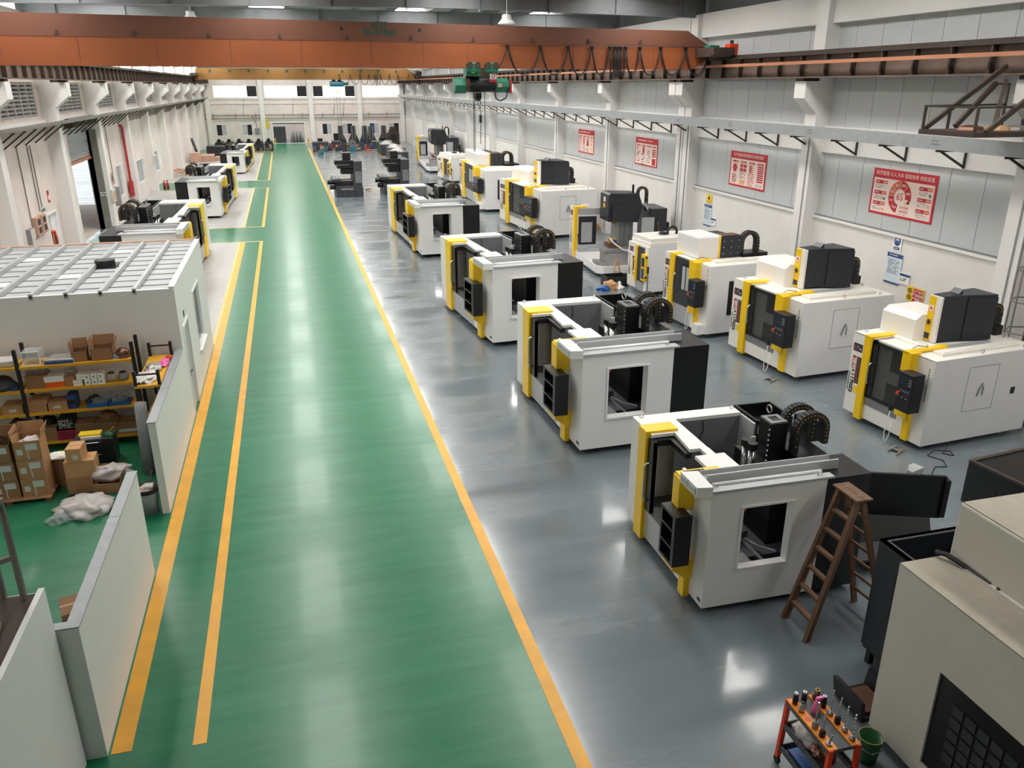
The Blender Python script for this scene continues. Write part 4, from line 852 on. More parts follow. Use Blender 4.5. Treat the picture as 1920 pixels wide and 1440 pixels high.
# service platform under the right runway
pf = E('service_platform', 'dark steel crane service platform hung from the right runway', 'platform', (0, 0, 0))
MB().box(13.45, 16.2, 13.9, 15.45, 6.5, 6.6).build('deck', 'dark_steel', pf)
for (x, y, h) in ((13.5, 15.4, .5), (14.15, 15.4, .45), (13.5, 13.95, .5), (15.6, 15.4, .95), (15.6, 13.95, .95)): MB().bar((x, y, 6.6), (x, y, 6.6+h), .045, .045).build('post', 'dark_steel', pf)
for a, b in (((13.5, 15.4, 7.08), (15.6, 15.4, 7.1)), ((13.5, 13.95, 7.08), (16.1, 13.95, 7.1)), ((13.5, 15.4, 7.08), (13.5, 13.95, 7.08)), ((15.15, 15.4, 7.53), (15.6, 15.4, 7.53))): MB().bar(a, b, .04, .04).build('rail', 'dark_steel', pf)
for a, b in (((13.55, 15.42, 6.6), (15.45, 15.42, 7.9)), ((13.75, 13.92, 6.6), (15.5, 13.92, 7.85)), ((14.6, 14.6, 6.6), (15.4, 15.3, 7.6)), ((14.3, 15.35, 6.65), (15.2, 15.35, 7.55))): MB().bar(a, b, .08, .1).build('brace', 'dark_steel', pf)
for i, (x, y, m) in enumerate(((14.3, 14.9, 'bronze'), (14.8, 14.7, 'wood_pale'), (15.2, 14.6, 'railing_grey'))): MB().lathe([(0, 0), (.28, 0), (.24, .06), (.1, .1), (0, .1)], (x, y, 6.6), 9).build('rag', m, pf)
box('toolbox', 'black_plastic', pf, 15.5, 16.0, 14.2, 14.8, 6.6, 6.82, .02)
# ================================================================ POSTERS AND SIGNS
def board(name, label, cat, y, z, w, h, m, face=FACE_NX, x=16.655, th=.012):
    r = E(name, label, cat); r.matrix_world = Matrix.Translation((x, y, z)) @ face.to_4x4()
    box('board', m, r, -w/2, w/2, -h/2, h/2, 0, th); return r
I3 = Matrix.Identity(3)
def fld(r, nm, m, x0, x1, y0, y1, z=.012, t=.004): return box(nm, m, r, x0, x1, y0, y1, z, z+t)
def pm(r, w, h, rows, m, x, y, seed=1, fill=.8, chunk=.06, z=.017): return put(marks(w, h, rows, fill, seed, chunk).build('fine_print', m, r), (x, y, z), I3)
r = board('poster', 'red poster with a large 6S ring, nearest of the four wall posters', 'poster', 19.35, 4.6, 2.55, 1.29, 'print_red')
fld(r, 'field', 'print_pink', -1.2, 1.2, -.58, .38)
text('科学管理 以人为本 提高效率 持续发展', .137, 'print_pink', r, (0, .51, .018), I3, 'heading')
cx, cy, R, q = -.06, -.07, .45, .22
segs = [(-10, 50, 'print_red', '整理'), (50, 92, 'print_red', '整顿'), (92, 140, 'print_orange', '清扫'), (140, 178, 'print_orange', '清洁'), (178, 224, 'print_red', '安全'), (224, 262, 'print_red', '素养')]
for a, b, m, t in segs:
    pts = [(cx+R*math.cos(math.radians(a+1+(b-a-2)*i/6)), cy+R*math.sin(math.radians(a+1+(b-a-2)*i/6))) for i in range(7)]+[(cx+q*math.cos(math.radians(b-1-(b-a-2)*i/6)), cy+q*math.sin(math.radians(b-1-(b-a-2)*i/6))) for i in range(7)]
    MB().prism(pts, .016, .018).build('ring_segment', m, r); am = math.radians((a+b)/2)
    text(t, .085, 'print_pink', r, (cx+.335*math.cos(am), cy+.335*math.sin(am), .02), I3)
text('6S', .28, 'print_red', r, (cx, cy+.0, .018), I3, 'numeral')
text('科学管理', .085, 'print_red', r, (.17, -.35, .018), I3); text('持续发展', .085, 'print_red', r, (.17, -.46, .018), I3); pm(r, .4, .04, 1, 'print_orange', .17, -.54, 4)
MB().prism([(.14, -.2), (.3, -.13), (.34, -.22), (.22, -.28)], .016, .018).build('rocket_mark', 'print_peach', r); MB().prism([(.24, -.2), (.36, -.1), (.34, -.24)], .018, .02).build('rocket_tip', 'print_black', r)
for i in range(3):
    for s in (-1, 1):
        x = s*.88; y = .22-i*.3-(0 if s < 0 else .02)
        fld(r, 'title_bar', 'print_red', x-.24, x+.06, y, y+.1, .016, .002); fld(r, 'title_bar', 'print_orange', x+.06, x+.26, y, y+.1, .016, .002)
        pm(r, .16, .05, 1, 'print_pink', x-.12, y+.05, i+3, .95, .05, .019); pm(r, .14, .05, 1, 'print_pink', x+.16, y+.05, i+9, .9, .05, .019); pm(r, .4, .13, 4, 'seam_dark', x-.03, y-.08, 7*i+s, .7)
        MB().cyl((x+.2, y-.11, .016), (x+.2, y-.11, .019), .045, n=8).build('pictogram', ('print_paleblue', 'teal_scrap', 'print_peach')[(i+(s > 0)) % 3], r)
def red_poster(y, z, label, seed, heading=None):
    r = board('poster', label, 'poster', y, z, 2.55, 1.29, 'print_red'); fld(r, 'field', 'print_pink', -1.2, 1.2, -.58, .38)
    if heading: text(heading, .14, 'print_pink', r, (0, .51, .018), I3, 'heading')
    else: pm(r, 2.1, .11, 1, 'print_pink', 0, .51, seed, .9, .16)
    rnd = random.Random(seed)
    for i in range(4):
        x = -.88+i*.59; fld(r, 'title_bar', 'print_red', x-.2, x+.2, .24, .31, .016, .002); pm(r, .3, .04, 1, 'print_pink', x, .275, seed+i, .9, .06, .019)
    return r
r = red_poster(27.6, 4.5, 'red poster of four chart columns, second nearest of the wall posters', 5, '生产现场标准管理体系可视化看板')
for i in range(7): MB().cyl((-.88+.1*math.cos(i*1.047)*(i > 0), .04+.1*math.sin(i*1.047)*(i > 0), .016), (-.88+.1*math.cos(i*1.047)*(i > 0), .04+.1*math.sin(i*1.047)*(i > 0), .018+i*.0003), .065, n=10).build('chart_dot', 'print_red' if i else 'print_orange', r)
for i in range(4): fld(r, 'chart_block', 'print_red', -.5+(i % 2)*.24, -.3+(i % 2)*.24, -.07+(i//2)*.15, .05+(i//2)*.15, .016, .002)
for i in range(5): pm(r, .36, .1, 2, ('print_red', 'print_black')[i % 2], -.88, -.2-i*.075, 40+i)
pm(r, .38, .25, 5, 'print_black', -.3, -.22, 51); fld(r, 'chart_block', 'print_peach', -.48, -.1, -.55, -.38, .016, .002)
for i in range(4): fld(r, 'chart_bar', 'print_red', .14, .32, .14-i*.065, .19-i*.065, .016, .002); fld(r, 'chart_bar', 'print_peach', .33, .46, .14-i*.065, .19-i*.065, .016, .002)
pm(r, .4, .5, 8, 'print_red', .3, -.32, 61, .9)
for i in range(8): fld(r, 'chart_bar', 'print_red', .72, 1.12, .16-i*.075, .21-i*.075, .016, .002)
pm(r, .44, .14, 4, 'seam_dark', .9, -.5, 66)
r = red_poster(36.8, 4.5, 'red poster with one red oval figure, third nearest of the wall posters', 8)
MB().prism([(-.3+.11*math.cos(t*.524), .05+.2*math.sin(t*.524)) for t in range(12)], .016, .018).build('oval_figure', 'print_red', r); fld(r, 'chart_block', 'print_red', .72, 1.1, -.55, -.25, .016, .002)
for i in range(4): fld(r, 'chart_bar', 'print_red', .72, 1.1, .1-i*.09, .16-i*.09, .016, .002)
for i in range(3): pm(r, .42, .6, 7, 'print_black', (-.88, -.3, .3)[i], -.2 if i != 1 else -.38, 80+i, .55)
fld(r, 'chart_dot', 'print_red', -1.05, -.97, .08, .2, .016, .002)
r = red_poster(45.15, 4.47, 'red poster with an orange oval and red pyramid, farthest of the wall posters', 9)
MB().prism([(-.33+.13*math.cos(t*.524), .0+.24*math.sin(t*.524)) for t in range(12)], .016, .018).build('oval_figure', 'print_orange', r); MB().prism([(.1, -.22), (.5, -.22), (.36, .2), (.24, .2)], .016, .018).build('pyramid_figure', 'print_red', r)
for i in range(4): pm(r, .4, .3, 4, ('print_red', 'print_black', 'print_black', 'print_orange')[i], -.88+i*.59, -.42, 90+i)
pm(r, .36, .5, 9, 'print_red', -.9, .0, 97, .9); pm(r, .3, .4, 6, 'print_orange', .9, .02, 98)
WX = 16.585
r = board('safety_sign', 'white sign with round blue mask symbol above the blue notice', 'sign', 19.12, 3.27, .36, .44, 'print_white', x=WX)
MB().cyl((0, .06, .012), (0, .06, .016), .13, n=24).build('disc', 'print_blue', r); MB().cyl((0, .07, .016), (0, .07, .018), .085, n=16).build('face', 'print_paleblue', r); MB().prism([(-.075, .08), (.075, .08), (.05, -.02), (-.05, -.02)], .018, .02).build('mask', 'print_blue', r)
fld(r, 'caption_bar', 'print_blue', -.12, .12, -.18, -.1); pm(r, .2, .04, 1, 'print_white', 0, -.14, 3, .9, .05)
def notice(y, z, label, sl):
    r = board('notice', label, 'notice', y, z, .62, .87, 'print_paleblue', x=WX); fld(r, 'header', 'print_blue', -.31, .31, .32, .435); fld(r, 'footer', 'print_blue', -.31, .31, -.435, -.39)
    pm(r, .44, .05, 1, 'print_pink', 0, .38, 11, .9, .05); pm(r, .46, .42, 11, 'seam_dark', -.01, .06, 12, .9)
    r = board('notice', sl, 'notice', y-.51, z-.19, .4, .32, 'print_white', x=WX-.002); fld(r, 'header', 'print_blue', -.2, .2, .06, .13); pm(r, .28, .1, 2, 'print_black', -.02, -.03, 13, .7)
notice(19.12, 2.55, 'blue-headed notice sheet below the round mask sign', 'small white card overlapping the notice below the mask sign')
notice(30.2, 2.46, 'blue-headed notice sheet below the small yellow warning sign', 'small white card overlapping the notice below the small yellow sign')
r = board('warning_sign', 'yellow and red no smoking sign lettered in white beside the nearest machine', 'sign', 18.1, 2.0, .66, .42, 'print_yellow', x=WX)
fld(r, 'red_field', 'print_red', -.1, .3, -.18, .18)
for i, t in enumerate(('生产车间', '严禁吸烟', '严禁明火')): text(t, .1, 'print_white', r, (.1, .11-.11*i, .02), I3)
for s in (1, -1):
    MB().torus((-.22, .09*s, .016), .07, .01, 'z', 16, 4).bar((-.27, .09*s+.05, .016), (-.17, .09*s-.05, .016), .012, .012).build('prohibition_ring', 'print_black', r); fld(r, 'symbol', 'print_black', -.24, -.2, .09*s-.03, .09*s+.03)
r = board('warning_sign', 'small yellow warning sign above the notice farther along the wall', 'sign', 30.18, 3.13, .44, .34, 'print_yellow', x=WX)
MB().prism([(-.1, -.02), (.1, -.02), (0, .14)], .012, .016).build('triangle', 'print_black', r); pm(r, .3, .08, 2, 'print_black', 0, -.1, 5)
r = board('warning_sign', 'small orange sign on the wall behind the far bare column machine', 'sign', 72.5, 1.6, .5, 1.1, 'print_orange', x=WX); fld(r, 'symbol', 'print_red', -.15, .15, -.3, .3)
# ================================================================ OFFICE
of = E('site_office', 'white panel office cabin beside the green aisle, its ceiling grid seen from above', 'office', (0, 0, 0))
ox0, ox1, oy0, oy1, oz = -9.3, -2.72, 18.85, 25.05, 3.27
mb = MB(); rect_wall(mb, 'x', ox1-.1, ox1, oy0, oy1, 0, oz, [(19.35, 20.3, 0, 2.2), (21.8, 23.15, .95, 2.45)]); sw = mb.build('aisle_wall', 'panel_white', of)
box('front_wall', 'panel_white', of, ox0, ox1-.1, oy0, oy0+.1, 0, oz-.02); box('rear_wall', 'panel_white', of, ox0, ox1-.1, oy1-.1, oy1, 0, oz); box('end_wall', 'panel_white', of, ox0, ox0+.1, oy0+.1, oy1-.1, 0, oz-.02)
dl = box('door', 'tile_white', of, ox1-.07, ox1-.03, 19.4, 20.25, .02, 2.15); MB().box(ox1-.03, ox1+.01, 19.5, 19.56, .95, 1.1).bar((ox1+.03, 19.52, 1.05), (ox1+.03, 19.68, 1.05), .02, .02).build('door_handle', 'black_plastic', dl)
MB().box(ox1-.1, ox1+.02, 19.3, 19.38, 0, 2.25).box(ox1-.1, ox1+.02, 20.27, 20.35, 0, 2.25).box(ox1-.1, ox1+.02, 19.38, 20.27, 2.17, 2.25).build('door_frame', 'white_enamel', of)
MB().frame('x', ox1-.09, ox1+.02, 21.76, 23.19, .91, 2.49, .06).build('window_frame', 'white_enamel', of); box('window_sill', 'white_enamel', of, ox1-.02, ox1+.08, 21.7, 23.25, .86, .91)
for a, b in ((21.82, 22.46), (22.49, 23.13)): box('window_pane', 'window_glass', of, ox1-.06, ox1-.05, a, b, .97, 2.43)
box('door_plate', 'cast_grey', of, ox1, ox1+.01, 19.7, 19.85, 2.35, 2.5)
MB().box(ox1-.12, ox1+.01, oy0, oy1, oz, oz+.03).build('wall_capping', 'white_enamel', of); box('rear_capping', 'tan_pink', of, ox0, ox1, oy1-.1, oy1+.02, oz, oz+.03)
TX = [-3.54-.685*i for i in range(9)]
tm_ = MB().box(-.04, .04, oy0-.01, oy1-.02, oz-.1, oz+.03).mesh('roof_tube', 'sheet_grey'); em_ = MB().box(-.025, .025, oy0-.016, oy0-.01, oz-.06, oz-.01).mesh('tube_end', 'print_black')
for x in TX: t_ = ob('roof_tube', tm_, of, (x, 0, 0)); ob('tube_end', em_, t_)
edges = [ox1-.12]+TX+[ox0+.1]; rows = [oy0+.1+.6*i for i in range(11)]
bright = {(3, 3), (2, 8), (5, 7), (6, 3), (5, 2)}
tilem = {}
for i, (xa, xb) in enumerate(zip(edges, edges[1:])):
    for j, (ya, yb) in enumerate(zip(rows, rows[1:])):
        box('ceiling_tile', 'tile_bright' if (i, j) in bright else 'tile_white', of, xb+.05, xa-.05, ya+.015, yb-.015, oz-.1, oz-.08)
for ya in rows[1:-1]: MB().box(ox0+.1, ox1-.12, ya-.015, ya+.015, oz-.1, oz-.06).build('tile_bar', 'galvanised', of)
MB().bar((-3.0, 19.6, oz-.1), (-5.0, 23.2, oz-.1), .05, .02).build('diagonal_brace', 'white_enamel', of); MB().bar((-2.95, 24.6, oz-.08), (-9.0, 22.0, oz-.08), .04, .02).build('diagonal_brace', 'white_enamel', of)
fn = MB().box(-4.98, -4.42, 21.75, 22.35, oz-.08, oz-.05).cyl((-4.7, 22.05, oz-.06), (-4.7, 22.05, oz+.1), .24, n=16).build('roof_fan', 'black_plastic', of)
MB().cyl((-4.7, 22.05, oz+.1), (-4.7, 22.05, oz+.105), .2, n=16).build('fan_grille', 'cast_grey', fn)
# partitions
p = E('partition_wall', 'low white partition wall joined to the office corner', 'partition', (0, 0, 0)); box('wall_slab', 'panel_white', p, -2.85, -2.72, 14.4, 18.84, 0, 1.83)
for a, b in ((14.39, 16.2), (16.21, 18.84)): box('top_trim', 'galvanised', p, -2.87, -2.71, a, b, 1.83, 1.85)
p = E('partition_wall', 'low white partition wall standing free nearest the camera', 'partition', (0, 0, 0)); box('wall_slab', 'panel_white', p, -2.84, -2.72, 8.39, 12.35, 0, 1.85); box('return_slab', 'panel_white', p, -3.3, -2.84, 8.39, 8.5, 0, 1.85)
for a, b in ((8.38, 10.9), (10.91, 12.36)): box('top_trim', 'galvanised', p, -2.86, -2.71, a, b, 1.85, 1.87)
box('return_trim', 'galvanised', p, -3.3, -2.86, 8.38, 8.51, 1.85, 1.87)
# platform bottom left
p = E('stair_platform', 'raised brown deck with white side panel and steel railing at lower left', 'platform', (0, 0, 0))
box('side_panel', 'panel_white', p, -3.0, -2.94, 4.0, 8.34, 0, 2.45); box('end_panel', 'panel_white', p, -5.5, -3.0, 8.28, 8.34, 0, 2.4); box('deck', 'deck_brown', p, -5.5, -3.0, 4.0, 8.28, 2.36, 2.43)
for (x, y) in ((-3.1, 8.2), (-3.32, 8.3), (-4.2, 8.25)): MB().cyl((x, y, 2.43), (x, y, 3.62), .035, n=8).build('post', 'railing_grey', p)
for a, b in (((-3.1, 8.2, 3.6), (-3.4, 7.0, 3.55)), ((-3.1, 8.2, 2.95), (-4.2, 8.25, 2.6)), ((-3.32, 8.3, 3.3), (-4.2, 8.25, 2.9)), ((-3.1, 8.2, 3.6), (-4.2, 8.25, 3.6))): MB().bar(a, b, .06, .05).build('rail', 'railing_grey', p)
MB().bar((-3.12, 7.2, 2.45), (-3.2, 7.75, 2.47), .04, .03).build('loose_bar', 'railing_grey', p)
# ================================================================ STORAGE CORNER
def blob(mb_r, c, n=2, amp=.18, seed=1, flat=True):
    bm = bmesh.new(); bmesh.ops.create_icosphere(bm, subdivisions=4, radius=1); rnd = random.Random(seed)
    from mathutils import noise
    for v in bm.verts:
        d = 1+amp*noise.noise(v.co*n+Vector((seed, seed*2, 0)))+amp*.6*abs(noise.noise(v.co*n*2.7+Vector((seed*3, 0, seed))))+amp*.3*abs(noise.noise(v.co*n*6+Vector((0, seed, seed*2))))
        v.co = Vector((v.co.x*d*mb_r[0], v.co.y*d*mb_r[1], v.co.z*d*mb_r[2]))+Vector(c)
        if flat and v.co.z < 0: v.co.z *= .08
    m = MB(); m.v = [tuple(v.co) for v in bm.verts]; m.f = [tuple(v.index for v in f_.verts) for f_ in bm.faces]; bm.free(); return m
def carton(loc, w, d, h, label, m='cardboard', group=None, open_=False, rot=0, lab=True, tape=True):
    r = E('cardboard_box', label, 'box', loc, rot, group)
    if open_:
        MB().box(-w/2, w/2, -d/2, d/2, 0, .01).box(-w/2, w/2, -d/2, -d/2+.01, 0, h).box(-w/2, w/2, d/2-.01, d/2, 0, h).box(-w/2, -w/2+.01, -d/2, d/2, 0, h).box(w/2-.01, w/2, -d/2, d/2, 0, h).build('body', m, r)
        for s, ang in ((-1, .1), (1, .25)): MB().bar((s*w/2, 0, h), (s*(w/2+ang*.3), 0, h+.2), .01, d*.96).build('flap', m, r) if False else MB().prism([(s*w/2, h), (s*(w/2+ang*.25), h+.2), (s*(w/2+ang*.25)+.01, h+.2), (s*w/2+.01, h)], -d/2, d/2, 'y').build('flap', m, r)
        MB().prism([(d/2, h), (d/2+.05, h+.2), (d/2+.06, h+.2), (d/2+.01, h)], -w/2, w/2, 'x').build('flap', m, r)
    else:
        box('body', m, r, -w/2, w/2, -d/2, d/2, 0, h, .004)
        if tape: MB().box(-w/2-.001, w/2+.001, -.025, .025, h*.7, h+.0015).build('tape', 'tape', r)
    if lab:
        box('label', 'paper_label', r, -w*.05, w*.38, -d/2-.003, -d/2, h*.52, h*.85); box('label', 'paper_label', r, -w*.4, -w*.18, -d/2-.003, -d/2, h*.3, h*.6)
        MB().box(-w*.02, w*.02, -d/2-.004, -d/2, h*.02, h*.52).build('strap', 'paper_label', r)
    return r
sh = E('storage_rack', 'black and yellow four-shelf storage rack against the office wall', 'shelf', (0, 0, 0))
for x in (-3.62, -5.88, -8.14):
    for y in (18.02, 18.56): box('upright', 'shelf_black', sh, x-.035, x+.035, y-.03, y+.03, 0, 2.33)
for z in (.16, .85, 1.38, 1.9):
    for a, b in ((-8.1, -5.92), (-5.84, -3.66)): box('shelf_board', 'shelf_yellow', sh, a, b, 17.98, 18.6, z, z+.055)
RG = 'goods on the storage rack'
def item(nm, label, cat, loc): return E(nm, label, cat, loc, group=RG)
Z0, Z1, Z2, Z3 = .215, .905, 1.435, 1.955
i_ = item('clear_drawer_box', 'clear plastic drawer box on the top shelf', 'box', (-5.6, 18.2, Z3)); MB().frame('y', -.16, -.14, -.17, .17, 0, .3, .02).frame('y', -.155, -.14, -.15, .15, .14, .16, .008).build('frame', 'print_white', i_); box('case', 'clear_sheet', i_, -.17, .17, -.14, .2, 0, .3)
i_ = item('foil_parcel', 'flat foil wrapped parcel on the top shelf', 'parcel', (-5.08, 18.25, Z3)); MB().prism([(-.3, -.2), (.3, -.22), (.28, .22), (-.22, .22)], 0, .1).build('parcel', 'wrap_silver', i_, .02); box('tray', 'print_blue', i_, -.28, .28, -.23, -.2, 0, .06)
carton((-4.24, 18.25, Z3), .44, .38, .26, 'open cardboard box on the top shelf, right of a smaller one', 'cardboard_dark', RG, True, 0, False)
carton((-4.7, 18.25, Z3), .3, .36, .22, 'open cardboard box on the top shelf, beside the foil parcel', 'cardboard_dark', RG, True, .1, False)
i_ = item('pink_bag', 'crumpled pinkish plastic bag at the end of the top shelf', 'bag', (-3.86, 18.2, Z3)); blob((.15, .15, .17), (0, 0, .02), 2, .3, 4).build('bag', 'bronze', i_, smooth=True); blob((.09, .1, .1), (-.12, -.06, .0), 2, .3, 9).build('clear_bag', 'clear_sheet', i_, smooth=True)
i_ = item('pale_parcel', 'pale flat parcel on the top shelf at the far left', 'parcel', (-6.3, 18.25, Z3)); box('parcel', 'plastic_bag', i_, -.35, .35, -.2, .2, 0, .14, .03)
carton((-5.6, 18.25, Z2), .4, .4, .28, 'brown box on the second shelf left of the orange-banded box', 'cardboard_dark', RG, False, 0, False)
i_ = item('orange_box', 'orange box with white lid on the second shelf', 'box', (-5.25, 18.2, Z2)); box('body', 'plastic_orange', i_, -.18, .18, -.16, .2, 0, .12, .01); box('lid', 'print_white', i_, -.19, .19, -.17, .2, .12, .25, .01)
carton((-4.96, 18.25, Z2), .22, .35, .2, 'small brown box on the second shelf right of the orange box', 'cardboard', RG, False, 0, False)
for k, (x, z) in enumerate(((-4.8, 0), (-4.72, .13))):
    i_ = item('white_box', ('lower', 'upper')[k]+' one of two loose white boxes left of the numbered white boxes', 'box', (x, 18.12, Z2+z)); box('body', 'print_white', i_, -.09, .09, -.1, .15, 0, .12, .004); box('lid_line', 'seam_dark', i_, -.09, .09, -.102, -.1, .06, .064)
for k in range(3):
    for j in range(2):
        i_ = item('white_box', '%s white box in the %s column of the stacked set of six' % (('lower', 'upper')[j], ('left', 'middle', 'right')[k]), 'box', (-4.6+k*.135, 18.12, Z2+j*.125)); box('body', 'print_white', i_, -.06, .06, -.12, .15, 0, .12, .004)
        MB().cyl((0, -.123, .06), (0, -.12, .06), .022, n=8).build('mark', 'seam_dark', i_)
for k, (x, m) in enumerate(((-4.16, 'clear_sheet'), (-3.92, 'bin_grey'))):
    i_ = item('jar', ('wide clear jar', 'grey pot')[k]+' near the right end of the second shelf', 'jar', (x, 18.2, Z2)); MB().lathe([(0, 0), (.1, 0), (.11, .06), (.09, .16), (.0, .17)], n=14).build('body', m, i_, smooth=True); MB().lathe([(0, .17), (.07, .17), (.07, .19), (0, .19)], n=12).build('lid', 'black_plastic', i_)
i_ = item('dark_bag', 'dark bundle on the second shelf at the far left', 'bag', (-6.3, 18.2, Z2)); blob((.3, .2, .25), (0, 0, .02), 2, .25, 12).build('bag', 'cast_grey', i_, smooth=True); box('blue_tin', 'print_blue', i_, .22, .34, -.18, -.05, 0, .08)
for k, (x, w, h, t) in enumerate(((-6.15, .4, .2, 'labelled brown box on the third shelf, left of the rack upright'), (-5.67, .42, .28, 'taller brown box on the third shelf, right of the rack upright'), (-5.29, .4, .2, 'labelled brown box on the third shelf beside the blue carton'))): 
    b_ = carton((x, 18.22, Z1), w, .4, h, t, 'cardboard', RG, False, 0, False)
    if k != 1: box('label', 'paper_label', b_, -.07, .07, -.203, -.2, .06, .12)
i_ = item('blue_carton', 'upright dark blue carton on the third shelf', 'box', (-5.0, 18.22, Z1)); box('body', 'print_blue', i_, -.09, .09, -.15, .15, 0, .32, .005); box('band', 'navy_black', i_, -.091, .091, -.152, -.15, .1, .2)
for k in range(2): i_ = item('blue_tray', ('left', 'right')[k]+' one of two flat blue trays on the third shelf', 'tray', (-4.5+k*.44, 18.2, Z1)); MB().box(-.21, .21, -.2, .2, 0, .01).frame('z', .01, .09, -.21, .21, -.2, .2, .02).build('tray', 'plastic_blue', i_); blob((.16, .14, .1), (0, .02, .05), 2, .3, 20+k, False).build('wrapped_parts', 'clear_sheet', i_, smooth=True)
for k, (x, w, h) in enumerate(((-5.62, .44, .3), (-4.83, .4, .34), (-4.4, .46, .32), (-3.98, .42, .28), (-6.2, .44, .3))): 
    b_ = carton((x, 18.22, Z0), w, .4, h, ('brown box on the bottom shelf left of the magenta crate', 'brown box on the bottom shelf just right of the magenta crate', 'second brown box right of the magenta crate on the bottom shelf', 'rightmost brown box on the bottom shelf with a white strip', 'brown box on the bottom shelf at the far left')[k], 'cardboard_dark', RG, False, 0, False)
    if k == 3: box('label', 'paper_label', b_, -.19, .19, -.203, -.2, .05, .12)
i_ = item('plastic_crate', 'magenta plastic crate on the bottom shelf', 'crate', (-5.2, 18.2, Z0)); MB().frame('z', .01, .22, -.2, .2, -.2, .2, .02).box(-.2, .2, -.2, .2, 0, .01).build('crate', 'plastic_magenta', i_)
for k in range(4): box('slot', 'print_black', i_, -.16, .16, -.203, -.2, .04+k*.045, .055+k*.045)
i_ = item('black_case', 'black case of white-marked parts above the magenta crate', 'case', (-5.2, 18.22, Z0+.225)); box('case', 'black_plastic', i_, -.16, .16, -.18, .18, 0, .26, .01); put(marks(.28, .2, 5, .7, 44, .03).build('parts_marks', 'print_white', i_), (0, -.182, .13), FACE_NY)
# side rack along partition
s2 = E('storage_rack', 'narrow black and yellow rack behind the low partition by the office', 'shelf', (0, 0, 0))
for x in (-3.4, -2.95):
    for y in (16.7, 18.7): box('upright', 'shelf_black', s2, x-.03, x+.03, y-.03, y+.03, 0, 2.08)
for y in (16.7, 18.7): MB().bar((-3.4, y, 2.0), (-2.95, y, 2.0), .03, .03).build('cross_bar', 'shelf_black', s2)
for z in (.8, 1.72): box('shelf_board', 'shelf_yellow', s2, -3.42, -2.93, 16.66, 18.74, z, z+.05)
for k, (x, y, m, sx_, sy_) in enumerate(((-3.25, 17.15, 'plastic_bag', .2, .35), (-3.2, 17.75, 'wrap_silver', .16, .28), (-3.02, 18.0, 'pink', .1, .22))):
    i_ = E('plastic_bag', ('white bag lying at the near end of the narrow rack', 'striped silver bag in the middle of the narrow rack', 'pinkish transparent bag beside the partition on the narrow rack')[k], 'bag', (x, y, 1.77), group='bags on the narrow rack'); blob((sx_, sy_, .08), (0, 0, .02), 2, .35, 30+k).build('film', m, i_)
i_ = E('red_rag', 'small red rag on the narrow rack beside the partition', 'rag', (-2.98, 18.35, 1.77)); blob((.07, .12, .05), (0, 0, .01), 3, .4, 37).build('cloth', 'print_red', i_, smooth=True)
i_ = E('black_pouch', 'small black pouch at the near end of the narrow rack', 'pouch', (-3.3, 16.85, 1.77)); box('pouch', 'black_plastic', i_, -.07, .07, -.1, .1, 0, .05, .02); box('clasp', 'steel', i_, -.02, .02, -.11, -.1, .01, .03)
for k, (x, y, h, r_) in enumerate(((-3.35, 16.3, 1.5, .12), (-3.12, 16.35, 1.3, .1), (-3.0, 16.15, 1.2, .08))):
    i_ = E('film_roll', ('thick', 'medium', 'thin')[k]+' grey roll of film standing in front of the narrow rack', 'roll', (x, y, 0), group='rolls of film by the narrow rack'); MB().cyl((0, 0, 0), (.03, .12, h), r_, n=16).build('roll', 'bin_grey', i_, smooth=True); MB().cyl((.03, .12, h), (.03, .121, h+.01), r_*.4, n=10).build('core', 'cardboard', i_)
# pallet stack
pl = E('wooden_pallet', 'wooden pallet under the tall stack of cardboard boxes', 'pallet', (-5.72, 15.9, 0))
for k in range(5): box('deck_board', 'wood_pale', pl, -.72, .74, -.42+k*.2, -.28+k*.2, .08, .1)
for x in (-.7, 0, .68): box('bearer', 'wood_old', pl, x-.04, x+.06, -.42, .52, 0, .08)
nm = ('bottom', 'middle', 'top')
for k in range(3):
    carton((-5.24, 15.82, .1+k*.385), .45, .5, .38, ('open box of crumpled paper on top of the right stack on the pallet' if k == 2 else nm[k]+' box of the right stack on the pallet'), 'cardboard', 'cardboard boxes stacked on the pallet', k == 2, .02*k)
    carton((-5.74, 15.85, .1+k*.37), .46, .5, .365, ('open box with black straps on top of the left stack on the pallet' if k == 2 else nm[k]+' box of the left stack on the pallet'), 'cardboard_dark', 'cardboard boxes stacked on the pallet', k == 2, -.03*k)
    if k < 2: carton((-6.22, 15.9, .1+k*.37), .44, .5, .365, nm[k]+' box of the leftmost stack at the picture edge', 'cardboard_dark', 'cardboard boxes stacked on the pallet', False, 0)
i_ = E('crumpled_paper', 'crumpled white paper inside the open box of the right stack', 'paper', (-5.24, 15.8, 1.1)); blob((.18, .18, .12), (0, 0, .0), 3, .4, 51).build('paper', 'plastic_bag', i_, smooth=True)
i_ = E('black_strap', 'black straps sticking out of the open box of the left stack', 'strap', (-5.74, 15.8, 1.1)); MB().tube([(-.2, 0, 0), (-.15, 0, .2), (0, -.05, .26), (.15, 0, .15)], .02, 6).tube([(-.2, .05, .05), (-.05, .05, .16), (.1, .0, .02)], .02, 6).build('strap', 'rubber', i_)
carton((-4.46, 15.9, 0), .54, .42, .335, 'lower printed box under the two others beside the pallet', 'cardboard', 'printed boxes beside the pallet', lab=False)
carton((-4.46, 15.92, .335), .54, .42, .335, 'middle printed box of the three beside the pallet', 'cardboard_light', 'printed boxes beside the pallet', lab=False, rot=.03)
b_ = carton((-4.5, 15.88, .67), .27, .4, .28, 'small pale box on top of the printed boxes', 'cardboard_light', 'printed boxes beside the pallet', lab=False, rot=-.05); box('label', 'paper_label', b_, -.02, .08, -.203, -.2, .06, .15)
